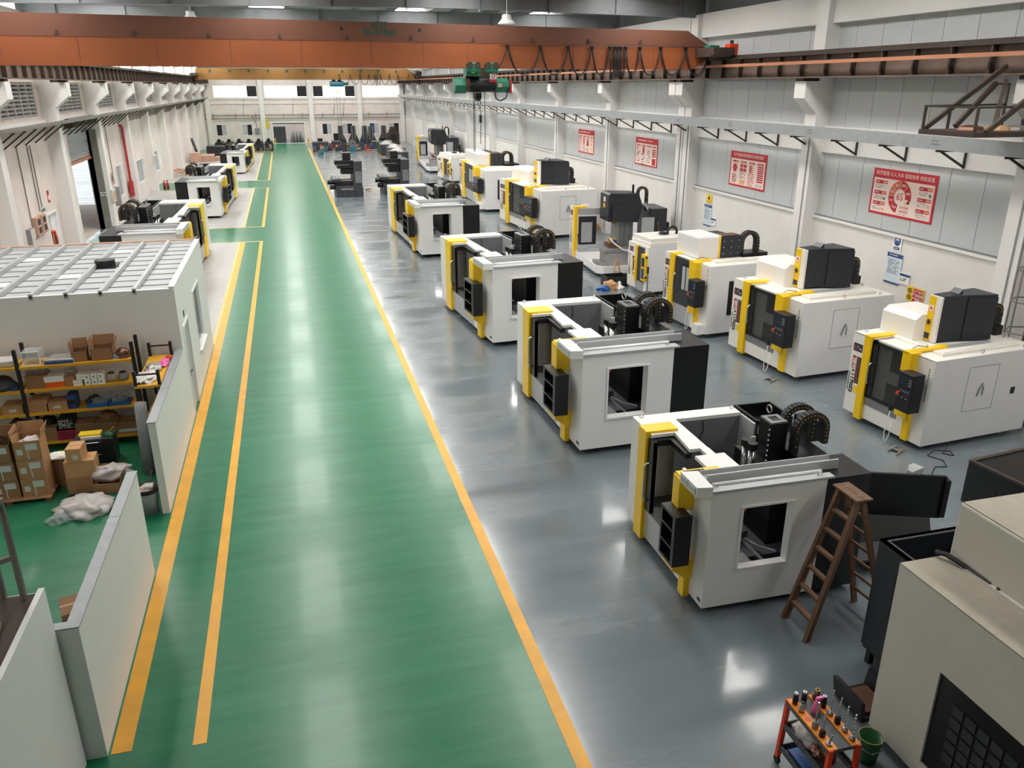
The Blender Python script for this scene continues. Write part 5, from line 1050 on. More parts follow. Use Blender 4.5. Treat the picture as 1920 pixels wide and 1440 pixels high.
for zz in (.17, .5): put(marks(.24, .06, 2, .95, int(zz*100), .06).build('print_%s' % ('lower' if zz < .3 else 'upper'), 'print_black', pl), (-4.58+5.72, 15.685-15.9, zz), FACE_NY) if False else None
carton((-3.98, 15.75, 0), .5, .46, .22, 'low open carton with a black lining behind the free partition', 'cardboard', None, True, -.1, False)
i_ = E('plastic_bag', 'crumpled white plastic bag draped over the low open carton', 'bag', (-3.95, 15.85, .3)); blob((.34, .2, .16), (0, 0, 0), 2, .45, 61, False).build('film', 'plastic_bag', i_, smooth=True)
i_ = E('plastic_bag', 'large crumpled white plastic sack lying on the green floor', 'bag', (-4.3, 14.9, 0)); blob((.45, .34, .2), (0, 0, .04), 2, .5, 62).build('film', 'plastic_bag', i_, smooth=True); blob((.2, .2, .1), (-.32, -.25, .02), 2, .5, 63).build('film_fold', 'clear_sheet', i_, smooth=True)
i_ = E('black_tray', 'black tray on the floor under the white plastic sack', 'tray', (-4.4, 15.35, 0)); MB().box(-.25, .3, -.12, .1, 0, .02).frame('z', .02, .1, -.25, .3, -.12, .1, .02).build('tray', 'black_plastic', i_)
i_ = E('yellow_folder', 'yellow-edged white folders behind the printed boxes', 'folder', (-4.85, 16.3, .0)); box('carton', 'cardboard_dark', i_, -.25, .2, -.2, .2, 0, .55, .005); box('folder', 'print_yellow', i_, -.15, .3, -.15, .2, .56, .6); blob((.2, .15, .06), (-.1, -.1, .62), 2, .3, 71, False).build('paper', 'print_white', i_, smooth=True)
dc = E('drawer_cabinet', 'dark drawer cabinet in front of the storage rack', 'cabinet', (-4.43, 17.15, 0)); box('body', 'cast_grey', dc, -.4, .36, -.22, .22, 0, .6, .01)
for k in range(2): d_ = box('drawer', 'navy_black', dc, -.38, .34, -.235, -.22, .05+k*.28, .3+k*.28); MB().tube([(-.2, -.235, .26+k*.28), (-.15, -.28, .27+k*.28), (.1, -.28, .27+k*.28), (.15, -.235, .26+k*.28)], .01, 5).build('handle', 'steel', d_)
i_ = E('yellow_pack', 'yellow and white flat packs on the dark drawer cabinet', 'pack', (-4.5, 17.1, .6)); box('lower_pack', 'print_white', i_, -.18, .2, -.14, 0, 0, .05); box('upper_pack', 'print_yellow', i_, -.22, .2, -.1, .12, .05, .09)
i_ = E('green_pack', 'green packet on the dark drawer cabinet beside the yellow packs', 'pack', (-4.17, 17.1, .6)); blob((.1, .12, .06), (0, 0, .01), 3, .3, 81).build('packet', 'bin_green', i_, smooth=True); MB().bar((-.02, 0, .05), (.12, .04, .16), .02, .01).build('tie', 'shelf_yellow', i_)
i_ = E('waste_bin', 'grey waste bin with black liner between the two partitions', 'bin', (-3.1, 14.55, 0)); MB().lathe([(0, 0), (.17, 0), (.21, .5), (.19, .5), (.16, .05)], n=20).build('tub', 'bin_grey', i_, smooth=True); MB().lathe([(.215, .44), (.235, .5), (.22, .53), (.17, .5), (.14, .4)], n=20).build('liner', 'rubber', i_, smooth=True)
j_ = E('waste', 'white and red wrappers heaped in the grey waste bin', 'rubbish', (-3.1, 14.55, .42)); blob((.13, .13, .1), (0, 0, .02), 3, .4, 91).build('wrapper', 'print_pink', j_, smooth=True); box('white_tray', 'print_white', j_, -.02, .14, -.1, .06, .12, .15); MB().bar((.05, .05, .1), (.14, .1, .38), .025, .01).build('red_strip', 'red_pipe', j_)
carton((-3.55, 11.2, 0), .5, .5, .4, 'flattened brown box leaning behind the free partition', 'cardboard_dark', None, False, .3, False)
carton((-3.2, 10.6, 0), .5, .45, .45, 'brown box tucked behind the near end of the free partition', 'cardboard_dark', None, False, .2, False)
i_ = E('white_box', 'white box with black markings behind the free partition', 'box', (-3.06, 11.75, 0), .4); box('stand', 'cardboard', i_, -.1, .1, -.2, .2, 0, .6); box('body', 'print_white', i_, -.11, .11, -.25, .25, .6, .85, .005); put(marks(.16, .35, 3, .8, 95).build('marks', 'print_black', i_), (0, 0, .852), I3)

for k, (x, z, m, a) in enumerate(((-5.62, Z2+.28, 'clear_sheet', .2), (-4.3, Z1, 'clear_sheet', .2), (-4.62, Z1+.02, 'cast_grey', .16), (-5.9, Z1, 'cast_grey', .14), (-3.9, Z1+.1, 'clear_sheet', .16), (-4.4, Z0+.32, 'cardboard_dark', .16), (-5.62, Z0+.3, 'black_plastic', .18), (-6.2, Z0+.3, 'cast_grey', .18), (-4.98, Z2+.2, 'clear_sheet', .12))):
    e_ = item('plastic_bag', ('film bag on the brown box of the second shelf', 'film bag behind the blue trays', 'dark bundle left of the blue trays', 'dark bundle behind the upright of the third shelf', 'film bag at the right end of the third shelf', 'flat carton scrap on the second bottom box', 'black bag on the leftmost bottom box', 'grey bag on the bottom box at the picture edge', 'film bag on the small brown box')[k], 'bag', (x, 18.36, z)); blob((a, .13, a*.8), (0, 0, .01), 2.2, .4, 130+k).build('film', m, e_, smooth=True)
# ================================================================ RIGHT FOREGROUND
ld = E('stepladder', 'worn wooden stepladder standing open beside the nearest unfinished machine', 'ladder', (0, 0, 0))
FN, FF, TN, TF = Vector((6.56, 8.05, 0)), Vector((6.58, 8.62, 0)), Vector((7.27, 8.3, 2.06)), Vector((7.25, 8.66, 2.06))
RN, RF, UN, UF = Vector((7.9, 8.12, 0)), Vector((7.86, 8.7, 0)), Vector((7.36, 8.32, 2.04)), Vector((7.34, 8.64, 2.04))
for a, b in ((FN, TN), (FF, TF)): MB().bar(a, b, .06, .1).build('front_leg', 'wood_old', ld)
for a, b in ((RN, UN), (RF, UF)): MB().bar(a, b, .05, .08).build('rear_leg', 'wood_old', ld)
for i in range(1, 7):
    t = i/7
    MB().bar(FN.lerp(TN, t), FF.lerp(TF, t), .08, .035).build('tread', 'wood_old', ld); MB().bar(RN.lerp(UN, t), RF.lerp(UF, t), .03, .04).build('rear_rung', 'wood_old', ld)
for x in (7.18, 7.32): box('top_board', 'wood_old', ld, x, x+.13, 8.22, 8.76, 2.07, 2.1, .004)
for y in (8.33, 8.62): box('hinge', 'steel', ld, 7.3, 7.34, y, y+.04, 2.1, 2.106)
# big machine enclosure at the right edge
bg = E('machine_enclosure', 'large dusty cream machine enclosure with stepped roof at lower right', 'machine', (0, 0, 0))
mb = MB(); rect_wall(mb, 'x', 6.26, 6.3, 3.2, 6.34, .15, 2.43, [(4.05, 5.52, .35, 1.6)]); mb.build('front_panel', 'panel_aged', bg)
box('end_panel', 'panel_aged', bg, 6.3, 9.6, 6.3, 6.34, .15, 2.43); box('lower_roof', 'panel_top_dusty', bg, 6.26, 6.9, 3.2, 6.34, 2.43, 2.45); box('roof_fillet', 'panel_aged', bg, 6.84, 6.9, 3.2, 6.34, 2.45, 2.48)
MB().box(6.88, 9.6, 3.2, 6.3, 2.44, 3.15).build('upper_casing', 'panel_aged', bg, .02); MB().prism([(6.9, 6.28), (7.75, 6.28), (7.95, 6.1), (9.6, 6.1), (9.6, 3.2), (6.9, 3.2)], 3.15, 3.165).build('upper_roof', 'panel_top_dusty', bg)
wd_ = box('window', 'black_metal', bg, 6.285, 6.3, 4.05, 5.52, .35, 1.6)
vm = MB().box(0, .01, -.07, .07, -.06, .06).mesh('vent_cell', 'cast_grey')
for i in range(5):
    for j in range(6): ob('vent_cell', vm, wd_, (6.274, 5.22-j*.17, 1.3-i*.155))
MB().tube([(6.75, 6.36, 2.5), (6.8, 6.25, 2.52), (6.87, 6.0, 2.48), (6.88, 5.7, 2.47)], .03, 6).build('cable_lead', 'rubber', bg)
for y_ in (5.6, 5.0, 4.6): MB().cyl((6.87, y_, 2.48), (6.87, y_, 2.5), .02, n=6).build('bolt', 'dark_steel', bg)
box('base_frame', 'black_metal', bg, 6.4, 9.5, 3.3, 6.2, 0, .15)
# black open tub standing behind it
bt = E('sheet_metal_enclosure', 'black open-topped sheet metal enclosure beside the dusty cream machine', 'enclosure', (0, 0, 0))
MB().box(7.08, 7.14, 6.4, 7.58, .25, 1.9).build('side_sheet', 'navy_black', bt); MB().box(7.14, 8.4, 7.52, 7.58, .25, 1.9).build('far_sheet', 'navy_black', bt); MB().box(8.34, 8.4, 6.4, 7.52, .25, 1.9).build('side_sheet', 'navy_black', bt); MB().box(7.14, 8.34, 6.4, 6.44, .25, 1.9).build('near_sheet', 'navy_black', bt)
MB().frame('z', 1.88, 1.9, 7.08, 8.4, 6.4, 7.58, .09).build('rim', 'cast_grey', bt); box('floor_sheet', 'black_metal', bt, 7.1, 8.38, 6.42, 7.56, .2, .25); box('side_hatch', 'black_metal', bt, 7.07, 7.08, 6.6, 7.2, .9, 1.6); MB().tube([(7.06, 6.6, 1.0), (7.03, 6.9, .98), (7.06, 7.15, 1.02)], .012, 5).build('hose', 'rubber', bt)
for p_ in ((7.15, 6.5), (7.15, 7.45), (8.3, 6.5), (8.3, 7.45)): box('foot', 'black_metal', bt, p_[0]-.04, p_[0]+.04, p_[1]-.04, p_[1]+.04, 0, .2)
lt_ = E('chip_trough', 'low black chip trough on the floor beside the cream machine', 'trough', (6.55, 6.75, 0)); MB().prism([(-.25, 0), (.3, 0), (.3, .3), (.24, .3), (.2, .06), (-.2, .06), (-.24, .3), (-.3, .3)], -.25, .3, 'y').build('trough', 'black_metal', lt_); box('swarf', 'bronze', lt_, -.15, .18, -.2, .22, .06, .1)
cg = E('cage_ladder', 'brown steel cage ladder on the column at the right picture edge', 'ladder', (16.0, 13.7, 0))
for y in (-.22, .22): MB().bar((0, y, .0), (0, y, 7.6), .07, .07).build('stile', 'dark_steel', cg)
for k in range(24): MB().cyl((0, -.22, .3+k*.3), (0, .22, .3+k*.3), .018, n=6).build('rung', 'dark_steel', cg)
for z in (2.3, 3.0, 3.7, 4.4, 5.1): MB().tube([(0, -.28, z), (-.35, -.38, z), (-.65, -.2, z), (-.72, 0, z), (-.65, .2, z), (-.35, .38, z), (0, .28, z)], .02, 5).build('hoop', 'railing_grey', cg)
for y in (-.3, 0, .3): MB().bar((-.55 if y else -.72, y, 2.2), (-.55 if y else -.72, y, 5.2), .03, .02).build('cage_strip', 'railing_grey', cg)
# black guard sheets behind ladder
gd = E('guard_panel', 'large black folded guard panel standing behind the stepladder', 'panel', (9.3, 10.3, 0), -.38)
MB().box(-1.2, 1.15, -.03, .03, .45, 1.25).build('upper_sheet', 'black_metal', gd); MB().prism([(-.03, .45), (.03, .45), (-.25, .05), (-.31, .05)], -1.2, 1.0, 'x').build('lower_sheet', 'black_metal', gd); box('edge_flange', 'black_metal', gd, 1.12, 1.2, -.1, .03, .5, 1.2); box('base_rail', 'black_metal', gd, -1.2, 1.0, -.35, .1, 0, .05)
g2_ = E('guard_panel', 'flat grey-edged guard sheet leaning low beside the black enclosure', 'panel', (9.1, 9.2, 0), -.1); MB().prism([(-.9, 0), (.6, 0), (.75, .5), (-.6, .5)], .25, .28).build('sheet', 'cast_grey', g2_); box('prop', 'black_metal', g2_, -.5, -.4, .1, .2, 0, .25); box('prop', 'black_metal', g2_, .3, .4, .1, .2, 0, .25)
wb_ = E('drip_pan', 'white coolant tank with black lid on the floor behind the stepladder', 'tank', (7.75, 9.05, 0)) if False else None
ps = E('metal_offcut', 'small grey sheet metal offcuts on the floor behind the black guard panel', 'offcut', (11.7, 12.0, 0), .3); MB().box(-.2, .2, -.12, .12, 0, .22).build('folded_sheet', 'sheet_grey', ps); MB().bar((-.35, 0, .02), (-.15, .1, .35), .15, .02).build('leaning_strip', 'steel_dull', ps)
bb = E('steel_tub', 'black steel tub at the right picture edge below the nearest finished machine', 'tub', (12.9, 10.3, 0), .12); MB().box(-.9, 1.2, -.75, .75, 0, .85).build('tub', 'black_metal', bb, .02); MB().cyl((-.91, .2, .45), (-.89, .2, .45), .12, n=14).build('port', 'print_black', bb); MB().frame('z', .85, .87, -.9, 1.2, -.75, .75, .08).build('rim', 'dark_steel', bb)
sk = E('coolant_sack', 'clear plastic sheet bundle with hoses behind the nearest finished machine', 'sheet', (15.6, 11.9, 0)); blob((.5, .4, 1.0), (0, 0, .1), 1.2, .2, 70).build('film', 'clear_sheet', sk); MB().torus((-.6, -.3, .25), .22, .03, 'x', 16, 6).build('hose_coil', 'steel_dull', sk, smooth=True); MB().tube([(-.5, -.2, 1.4), (-.55, -.25, .9), (-.6, -.25, .5), (-.75, -.3, .1)], .03, 6).build('hose', 'rubber', sk, smooth=True)
for i, (x, y) in enumerate(((12.25, 13.1), (12.1, 17.8))):
    g = E('floor_bracket', ('steel floor bracket beside the nearest finished machine', 'steel floor bracket beside the second finished machine')[i], 'bracket', (x, y, 0), .4); MB().bar((-.2, -.1, .03), (.2, -.05, .03), .03, .03).bar((-.15, .12, .03), (.25, .12, .03), .03, .03).bar((0, -.08, .03), (.05, .12, .03), .05, .02).build('channel', 'steel', g); box('pad', 'rubber', g, -.05, .08, -.05, .08, 0, .015)
wire = E('floor_cable', 'thin black cable snaking over the floor in front of the nearest finished machine', 'cable', (12.2, 12.0, .01)); MB().tube([(0, 0, 0), (.3, .25, 0), (.55, .2, 0), (.7, .45, 0), (.55, .75, 0), (.9, .95, 0), (1.2, .8, 0), (1.1, .6, 0), (.95, .75, 0), (1.3, 1.0, .02)], .012, 5).build('lead', 'rubber', wire, smooth=True)
# tool cart
ct = E('tool_cart', 'orange and grey tool trolley with rows of holders at lower right', 'cart', (5.12, 5.82, 0))
cw, cd = .2, .38
for sx_ in (-1, 1):
    for sy_ in (-1, 1):
        MB().bar((sx_*(cw-.01), sy_*(cd+.03), .1), (sx_*(cw-.03), sy_*(cd), .94), .05, .05).build('leg', 'cart_red', ct); MB().cyl((sx_*(cw-.01)-.015, sy_*(cd+.03), .05), (sx_*(cw-.01)+.015, sy_*(cd+.03), .05), .05, n=12).build('castor', 'rubber', ct)
box('holder_deck', 'cart_grey', ct, -cw, cw, -cd, cd, .88, .925)
for s in (-1, 1):
    rl = box('holder_strip', 'cart_orange', ct, s*.14-.055, s*.14+.055, -cd-.01, cd+.01, .925, .945)
    for k in range(6): MB().cyl((s*.14, .31-k*.125, .945), (s*.14, .31-k*.125, .947), .036, n=14).build('socket', 'print_orange', rl)
for z in (.55, .22): MB().box(-cw, cw, -cd, cd, z, z+.012).frame('z', z+.012, z+.08, -cw, cw, -cd, cd, .012).build('tray', 'cart_grey', ct)
TG = 'tools standing in the orange trolley'
def tool(x, y, kind, label, z=.946):
    t = E('tool_holder', label, 'tool', (5.12+x, 5.82+y, z), group=TG)
    if kind == 'collet': MB().lathe([(0, 0), (.03, 0), (.034, .06), (.028, .1), (.026, .13), (.0, .13)], n=12).build('body', 'black_metal', t, smooth=True); MB().lathe([(.012, .13), (.024, .13), (.022, .15), (.01, .15)], n=10).build('nose', 'steel', t)
    if kind == 'steelc': MB().lathe([(0, 0), (.032, 0), (.034, .05), (.024, .08), (.026, .11), (0, .11)], n=12).build('body', 'steel', t, smooth=True); MB().cyl((0, 0, .11), (0, 0, .13), .018, n=8).build('nut', 'black_metal', t)
    if kind == 'drill':
        MB().lathe([(0, 0), (.034, 0), (.034, .03), (.02, .05), (0, .05)], n=12).build('body', 'steel', t, smooth=True)
        tw = MB(); N_ = 22
        for k in range(N_): a = k*.9; tw.bar((-.009*math.cos(a), -.009*math.sin(a), .05+k*.013), (.009*math.cos(a), .009*math.sin(a), .05+k*.013), .008, .012)
        tw.build('twist_bit', 'steel', t)
    if kind == 'rod': MB().lathe([(0, 0), (.036, 0), (.036, .05), (.03, .07), (.034, .09), (0, .09)], n=12).build('body', 'steel_dull', t, smooth=True); MB().cyl((0, 0, .09), (.0, 0, .34), .012, n=8).build('shank', 'steel', t)
    if kind == 'lean': MB().lathe([(0, 0), (.036, 0), (.034, .06), (.026, .08), (0, .08)], n=12).build('body', 'black_metal', t, smooth=True); MB().tube([(0, 0, .08), (.015, .02, .2), (.05, .04, .3)], .01, 6).build('shank', 'steel', t)
    if kind == 'short': MB().lathe([(0, 0), (.034, 0), (.034, .02), (0, .02)], n=12).build('body', 'steel_dull', t); MB().tube([(0, 0, .02), (.02, .0, .12)], .014, 6).build('shank', 'steel', t)
    if kind == 'bronze': MB().lathe([(0, 0), (.05, 0), (.055, .03), (.03, .07), (.028, .12), (.02, .12)], n=14).build('body', 'bronze', t, smooth=True); MB().lathe([(.016, .12), (.03, .12), (.03, .13), (.016, .13)], n=12).build('ring', 'rivet_yellow', t)
F_ = 'front row of the orange trolley'; B_ = 'back row of the orange trolley'
for k, (kd, nm_) in enumerate((('collet', 'black collet holder in the far corner, '+F_), ('steelc', 'steel collet chuck, '+F_), (None, ''), ('rod', 'ribbed steel holder with upright rod, '+F_), ('lean', 'black holder with leaning rod, '+F_), ('short', 'short bright shank at the near end, '+F_))):
    if kd: tool(-.14, .31-k*.125, kd, nm_)
for k, (kd, nm_) in enumerate((('bronze', 'bronze flared holder at the far end, '+B_), ('collet', 'black collet holder behind the pink bottle, '+B_), ('drill', 'twist drill next to the pink bottle, '+B_), ('lean', 'dark holder with thin bit, '+B_), ('drill', 'tall twist drill second from the near end, '+B_), ('drill', 'twist drill at the near end, '+B_))):
    if kd: tool(.14, .31-k*.125, kd, nm_)
tool(-.02, .32, 'collet', 'black collet holder standing between the two rows, orange trolley', .926)
pk = E('spray_bottle', 'pink spray bottle standing in the middle of the orange trolley', 'bottle', (5.13, 5.96, .926)); MB().lathe([(0, 0), (.045, 0), (.05, .05), (.03, .14), (.014, .17), (0, .17)], n=14).build('bottle', 'pink', pk, smooth=True); MB().prism([(-.02, .17), (.06, .19), (.065, .215), (-.01, .215)], -.015, .015, 'y').build('trigger_head', 'pink', pk)
sh_ = E('paper_bundle', 'white paper and film bundle on the middle tray of the trolley', 'paper', (5.1, 5.98, .565)); blob((.13, .2, .07), (0, 0, .02), 2, .35, 40).build('paper', 'plastic_bag', sh_, smooth=True)
cl = E('brown_bag', 'dark brown crumpled bag on the middle tray of the trolley', 'bag', (5.12, 5.72, .565)); blob((.12, .12, .08), (0, 0, .02), 3, .35, 41).build('film', 'bronze', cl, smooth=True)
bp_ = E('collet_tray', 'blue plastic collet tray on the lowest trolley shelf', 'tray', (5.08, 5.98, .232)); MB().box(-.09, .1, -.16, .16, 0, .03).build('tray', 'plastic_blue', bp_, .004)
pk_ = MB().cyl((0, 0, .03), (0, 0, .032), .015, n=8).mesh('hole', 'print_blue')
for i in range(3):
    for j in range(6): ob('hole', pk_, bp_, (-.02+i*.045, -.13+j*.05, 0))
b1 = E('parts_box', 'blue and red loose parts box at the near end of the lowest trolley shelf', 'box', (5.16, 5.6, .232)); box('blue_case', 'plastic_blue', b1, -.1, .1, -.1, .1, 0, .08, .01); blob((.05, .05, .05), (-.05, .05, .1), 3, .2, 42, False).build('red_part', 'print_red', b1); box('white_case', 'print_white', b1, .08, .16, -.05, .08, 0, .14, .01)
bk = E('bucket', 'green bucket between the orange trolley and the cream machine', 'bucket', (5.98, 5.98, 0)); MB().lathe([(0, .01), (.1, 0), (.14, .36), (.13, .36), (.1, .03), (0, .03)], n=20).build('pail', 'bin_green', bk, smooth=True); MB().torus((0, 0, .36), .138, .006, 'z', 20, 6).build('rim', 'rivet_yellow', bk, smooth=True); MB().tube([(-.14, 0, .34), (-.18, -.05, .28), (-.1, -.16, .26), (.05, -.16, .28), (.14, 0, .34)], .008, 5).build('bail', 'steel', bk)
# ================================================================ FLOOR DEBRIS AND FAR STORES
db = E('black_crate', 'black slatted crate of scraps between the column machine and the small cream machine', 'crate', (12.2, 29.3, 0)); MB().frame('z', 0, .4, -.45, .45, -.35, .35, .03).box(-.45, .45, -.35, .35, 0, .03).build('crate', 'black_plastic', db)
d2_ = E('scrap_pile', 'pile of cardboard and blue wrappers in front of the black crate', 'scraps', (11.7, 28.7, 0)); blob((.3, .25, .3), (.1, 0, .02), 2, .4, 45).build('cardboard_scrap', 'cardboard_light', d2_); blob((.25, .2, .15), (-.25, -.1, .01), 2, .4, 46).build('blue_wrapper', 'plastic_blue', d2_); blob((.2, .15, .12), (.4, -.05, .02), 2, .4, 47).build('white_wrapper', 'print_white', d2_); MB().lathe([(0, 0), (.07, 0), (.07, .2), (.03, .26), (0, .26)], (.5, .1, 0), 10).build('water_bottle', 'print_paleblue', d2_)
ws = E('wooden_stand', 'small pale wooden trestle beside the nearer small cream machine', 'stand', (12.45, 29.9, 0)); MB().bar((-.15, -.1, 0), (.05, 0, .95), .06, .04).build('leg', 'wood_pale', ws); MB().bar((.25, -.1, 0), (.1, 0, .95), .06, .04).build('leg', 'wood_pale', ws); MB().bar((-.05, -.05, .4), (.2, -.05, .4), .05, .03).build('rung', 'wood_pale', ws)
pk2 = E('timber_plank', 'short timber planks against the far wall behind the column machine', 'plank', (16.2, 42.6, 0)); MB().box(-.2, .25, -.7, .7, 0, .12).build('plank', 'wood_pale', pk2); MB().box(-.15, .2, -.6, .6, .12, .24).build('upper_plank', 'cardboard', pk2)
for i, (y, z) in enumerate(((24.3, 0),)):
    pass
# left wall things
fe = E('fire_extinguisher', 'pair of small red fire extinguishers at the column left of the aisle', 'extinguisher', (-9.35, 68.0, 0))
for k in (0, 1): MB().lathe([(0, 0), (.1, 0), (.1, .42), (.03, .52), (.03, .58), (0, .58)], (k*.25, -k*.1, 0), 12).build('cylinder', 'red_pipe', fe, smooth=True); MB().box(k*.25-.08, k*.25+.05, -k*.1-.02, -k*.1+.02, .58, .64).build('handle', 'black_plastic', fe)
b = E('switch_box', 'beige louvred control box on the column above the red extinguishers', 'switch box', (XL+.55, 66.6, 2.05)); box('case', 'panel_aged', b, 0, .15, -.3, .3, 0, .6, .02)
for k in range(5): box('louvre', 'cast_grey', b, .15, .16, -.25, .25, .08+k*.1, .12+k*.1)
for i, (x, y, w, d, h) in enumerate(((-9.2, 92, .9, 1.6, .95), (-8.2, 93.2, 1.5, 2.2, .62), (-6.9, 93.4, .9, 1.5, .4))):
    c_ = carton((x, y, 0), w, d, h, ('tall wrapped pinkish carton against the left wall', 'wide low pinkish carton left of the farthest unfinished machine', 'small flat pinkish carton close to the farthest unfinished machine')[i], 'tan_pink', None, False, .05*i, False)
wp = E('timber_heap', 'heap of pale broken timber left of the middle unfinished machine', 'timber', (-9.1, 77.8, 0))
rnd = random.Random(5)
for i in range(14): a = rnd.uniform(0, 3.1); x, y, z = rnd.uniform(-.6, .5), rnd.uniform(-.9, .9), .06+i*.04; MB().bar((x-.5*math.cos(a), y-.7*math.sin(a), z), (x+.5*math.cos(a), y+.7*math.sin(a), z+rnd.uniform(0, .2)), .12, .04).build('board', 'wood_pale' if i % 3 else 'tan_pink', wp)
lb_ = E('leaning_frame', 'dark door frame leaning against the left wall near the back', 'frame', (XL+.3, 96, 0)); MB().bar((.6, -.8, 0), (.05, -.8, 2.1), .12, .08).bar((.6, .8, 0), (.05, .8, 2.1), .12, .08).bar((.05, -.8, 2.1), (.05, .8, 2.1), .12, .08).build('frame', 'cast_grey', lb_); MB().bar((.5, 0, .2), (.1, 0, 2.0), 1.3, .03).build('panel', 'rubber', lb_)
# low grey wall of castings at the back left
tk = E('casting_block', 'long low dark casting behind the farthest unfinished machine', 'casting', (-8.6, 98, 0)); box('block', 'navy_black', tk, 0, 4.6, 0, 1.0, 0, 1.15, .03); box('ledge', 'cast_grey', tk, 0, 4.6, -.06, 0, .4, .5)
for k in range(6):
    e_ = E('machine_bed', ('first', 'second', 'third', 'fourth', 'fifth', 'sixth')[k]+' dark machine bed from the left in the row below the far barred windows', 'casting', (-8.3+k*1.15, 106, 0), group='machine beds in the far left row')
    MB().box(0, 1.0, 0, 3.0, 0, .9).build('bed', 'cast_grey', e_, .03); MB().prism([(.05, .9), (.95, .9), (.9, 1.05), (.1, 1.05)], 0, 3, 'y').build('way', 'black_metal', e_); box('end_plate', 'tan_pink' if k % 2 else 'navy_black', e_, .2, .8, -.03, 0, .2, .75); MB().cyl((.5, .3, 1.2), (.5, 1.2, 1.2), .22, n=10).build('drum', 'black_metal', e_)
for k in range(5):
    e_ = E('machine_part', ('first', 'second', 'third', 'fourth', 'fifth')[k]+' small dark motor block counting from the green aisle, far left', 'casting', (-2.2-k*.75, 104.5+.3*(k % 2), 0), group='motor blocks left of the far aisle end')
    box('skid', 'wood_pale', e_, -.32, .32, -.4, .4, 0, .12); box('block', 'cast_grey', e_, -.28, .28, -.35, .35, .12, .62, .03); MB().cyl((0, -.3, .75), (0, .3, .75), .2, n=10).build('motor', 'black_metal', e_); box('flange', 'steel_dull', e_, -.1, .1, -.38, -.35, .2, .4)
# flared column castings along the back wall
def flared(x, y, label, s=1.0):
    e_ = E('column_casting', label, 'casting', (x, y, 0), group='flared column castings along the back wall')
    MB().prism([(-.75*s, 0), (.75*s, 0), (.7*s, .45), (.34*s, 1.25), (.3*s, 2.35), (-.3*s, 2.35), (-.34*s, 1.25), (-.7*s, .45)], -.4, .4, 'y').build('column', 'cast_grey', e_, .03)
    for k in (-1, 1): box('guide_way', 'steel_dull', e_, k*.2-.04, k*.2+.04, -.44, -.4, .7, 2.3); MB().cyl((k*.35, -.43, .35), (k*.35, -.38, .35), .14, n=12).build('cored_hole', 'print_black', e_)
for i, (x, y) in enumerate(((7.3, 116.3), (9.0, 116.0), (10.5, 115.5), (11.2, 114.2), (13.1, 115.8))): flared(x, y, ('first', 'second', 'third', 'fourth', 'fifth')[i]+' flared column casting from the far doorway')
e_ = E('headstock_casting', 'bulky dark headstock casting in front of the far right barred window', 'casting', (14.0, 113, 0)); MB().box(-.8, .8, -.6, .6, 0, 1.5).prism([(-.6, 1.5), (.6, 1.5), (.3, 2.3), (-.3, 2.3)], -.5, .5, 'y').build('body', 'dark_steel', e_, .04); box('opening', 'print_black', e_, -.4, .4, -.63, -.6, .6, 1.3)
for i, (x, y, w) in enumerate(((11.9, 108, 2.6), (4.2, 108.5, 2.0), (6.3, 110, 1.2))):
    e_ = E('machine_bed', ('long low machine bed behind the far green bin', 'low machine bed heaped with parts nearest the far doorway', 'low dark cabinet casting below the far barred window')[i], 'casting', (x, y, 0)); box('bed', 'cast_grey', e_, -w/2, w/2, -.7, .7, 0, .75, .04); box('way', 'steel_dull', e_, -w/2, w/2, -.4, .4, .75, .85); box('block', 'black_metal', e_, -.3, .3, -.3, .3, .85, 1.2 if i != 2 else 1.7)
cols_ = ('bronze', 'cast_grey', 'tan_pink', 'teal_scrap', 'cast_grey', 'red_pipe', 'cast_grey', 'print_blue', 'bronze', 'wood_pale')
for i in range(18):
    rr_ = random.Random(i+50); x = 3.3+i*.42+rr_.uniform(-.1, .1); y = 103.3+(i % 3)*1.1+rr_.uniform(-.1, .1)
    if 9.6 < x < 10.2: continue
    e_ = E('machine_part', 'small loose machine part, number %d counting right from the aisle among the far parts' % (i+1) if False else ('loose machine part on the far floor, %s from the aisle edge' % ('nearest', 'second', 'third', 'fourth', 'fifth', 'sixth', 'seventh', 'eighth', 'ninth', 'tenth', 'eleventh', 'twelfth', 'thirteenth', 'fourteenth', 'fifteenth', 'sixteenth', 'seventeenth', 'eighteenth')[i]), 'machine part', (x, y, 0), rr_.uniform(-.4, .4), group='loose parts on the far floor')
    h = rr_.uniform(.25, .7); box('block', cols_[i % 10], e_, -.22, .22, -.3, .3, 0, h, .03); MB().cyl((0, -.2, h+.1), (0, .25, h+.1), .14, n=8).build('boss', cols_[(i+3) % 10], e_); box('foot', 'dark_steel', e_, -.26, .26, -.34, -.28, 0, .1)
e_ = E('grinding_wheel', 'large grey pulley wheel on a blue stand among the far parts', 'wheel', (7.75, 102.2, 0)); MB().cyl((0, -.12, .95), (0, .12, .95), .42, n=20).build('wheel', 'railing_grey', e_); box('stand', 'teal_scrap', e_, -.4, .45, -.3, .3, 0, .6, .03); MB().cyl((0, -.16, .95), (0, -.12, .95), .1, n=10).build('hub', 'dark_steel', e_)
e_ = E('green_bin', 'green wheeled bin among the far castings', 'bin', (10.95, 101.5, 0)); MB().prism([(-.32, 0), (.32, 0), (.38, 1.0), (-.38, 1.0)], -.3, .3, 'y').build('body', 'bin_green', e_, .03); box('lid', 'bin_green', e_, -.42, .42, -.36, .36, 1.0, 1.07, .02)
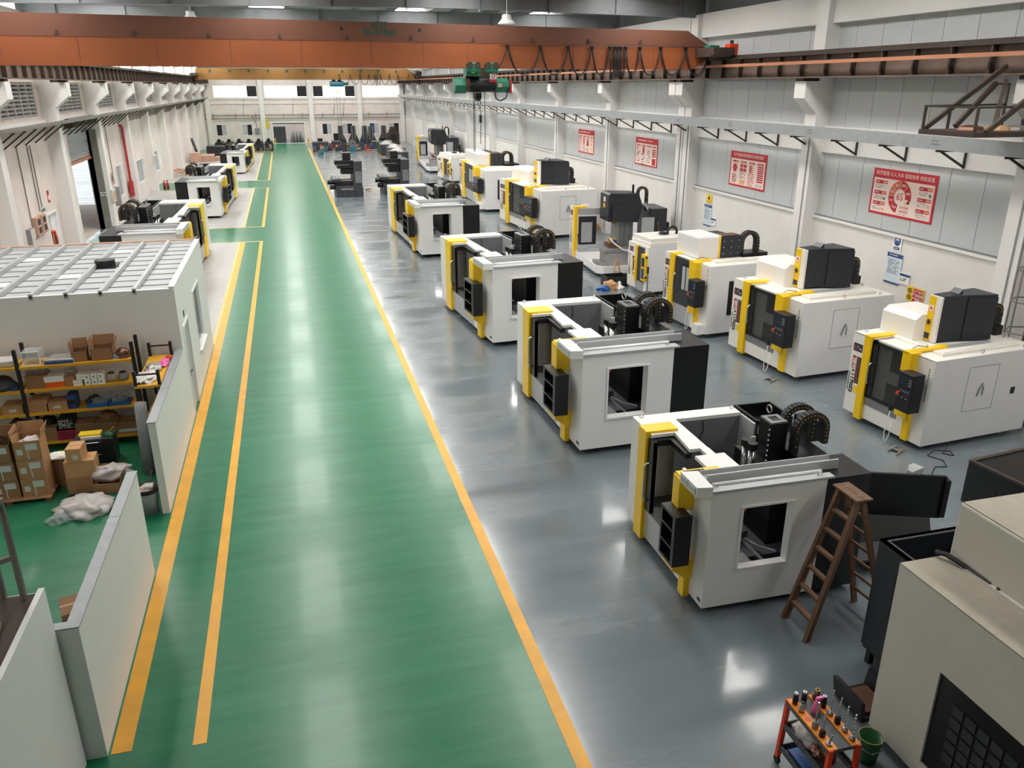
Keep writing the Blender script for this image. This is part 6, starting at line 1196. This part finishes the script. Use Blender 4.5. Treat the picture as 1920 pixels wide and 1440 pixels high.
e_ = E('drum', 'dark oil drum standing left of the pulley wheel', 'drum', (6.7, 101.2, 0)); MB().lathe([(0, 0), (.3, 0), (.31, .3), (.3, .32), (.31, .6), (.3, .62), (.3, .95), (0, .95)], n=16).build('shell', 'cast_grey', e_, smooth=False); MB().cyl((.12, 0, .95), (.12, 0, .98), .05, n=8).build('bung', 'steel', e_)
e_ = E('blue_bin', 'small blue and green bin at the aisle edge before the far parts', 'bin', (3.75, 97.4, 0)); MB().prism([(-.22, 0), (.22, 0), (.26, .55), (-.26, .55)], -.22, .22, 'y').build('body', 'teal_scrap', e_, .02); box('band', 'bin_green', e_, .1, .27, -.25, -.2, .05, .4)
e_ = E('wood_skid', 'flat orange timber skid on the floor left of the green bin', 'skid', (9.9, 102.6, 0)); box('plank', 'wood_pale', e_, -.5, .9, -.2, .2, .05, .13); box('bearer', 'wood_old', e_, -.4, -.25, -.2, .2, 0, .05)
e_ = E('wood_scrap', 'small wooden scrap lying on the grey floor between the two bare castings', 'scrap', (5.75, 63.2, 0)); MB().bar((-.2, 0, .05), (.25, .1, .1), .12, .08).build('scrap', 'wood_pale', e_)
for i, (x, y) in enumerate(((10.8, 84), (11.3, 89.5), (11.1, 95))):
    e_ = E('wrapped_casting', ('nearest', 'middle', 'farthest')[i]+' film-wrapped casting behind the far bare column machine', 'casting', (x, y, 0), group='film-wrapped castings beyond the column machine'); MB().box(-.9, .9, -1.4, 1.4, .1, 1.3).build('casting', 'cast_grey', e_, .1); blob((.85, 1.3, .7), (0, 0, .9), 1.5, .2, 60+i, False).build('film', 'wrap_silver', e_); box('pallet', 'wood_pale', e_, -.9, .9, -1.4, 1.4, 0, .1)
for i, (x, y) in enumerate(((-1.35, 118.3), (2.95, 117.6))):
    e_ = E('safety_bollard', ('left', 'right')[i]+' small yellow bollard at the far doorway', 'bollard', (x, y, 0)); MB().cyl((0, 0, 0), (0, 0, .7), .09, n=10).build('post', 'print_yellow', e_); MB().cyl((0, 0, .35), (0, 0, .45), .095, n=10).build('band', 'print_black', e_)
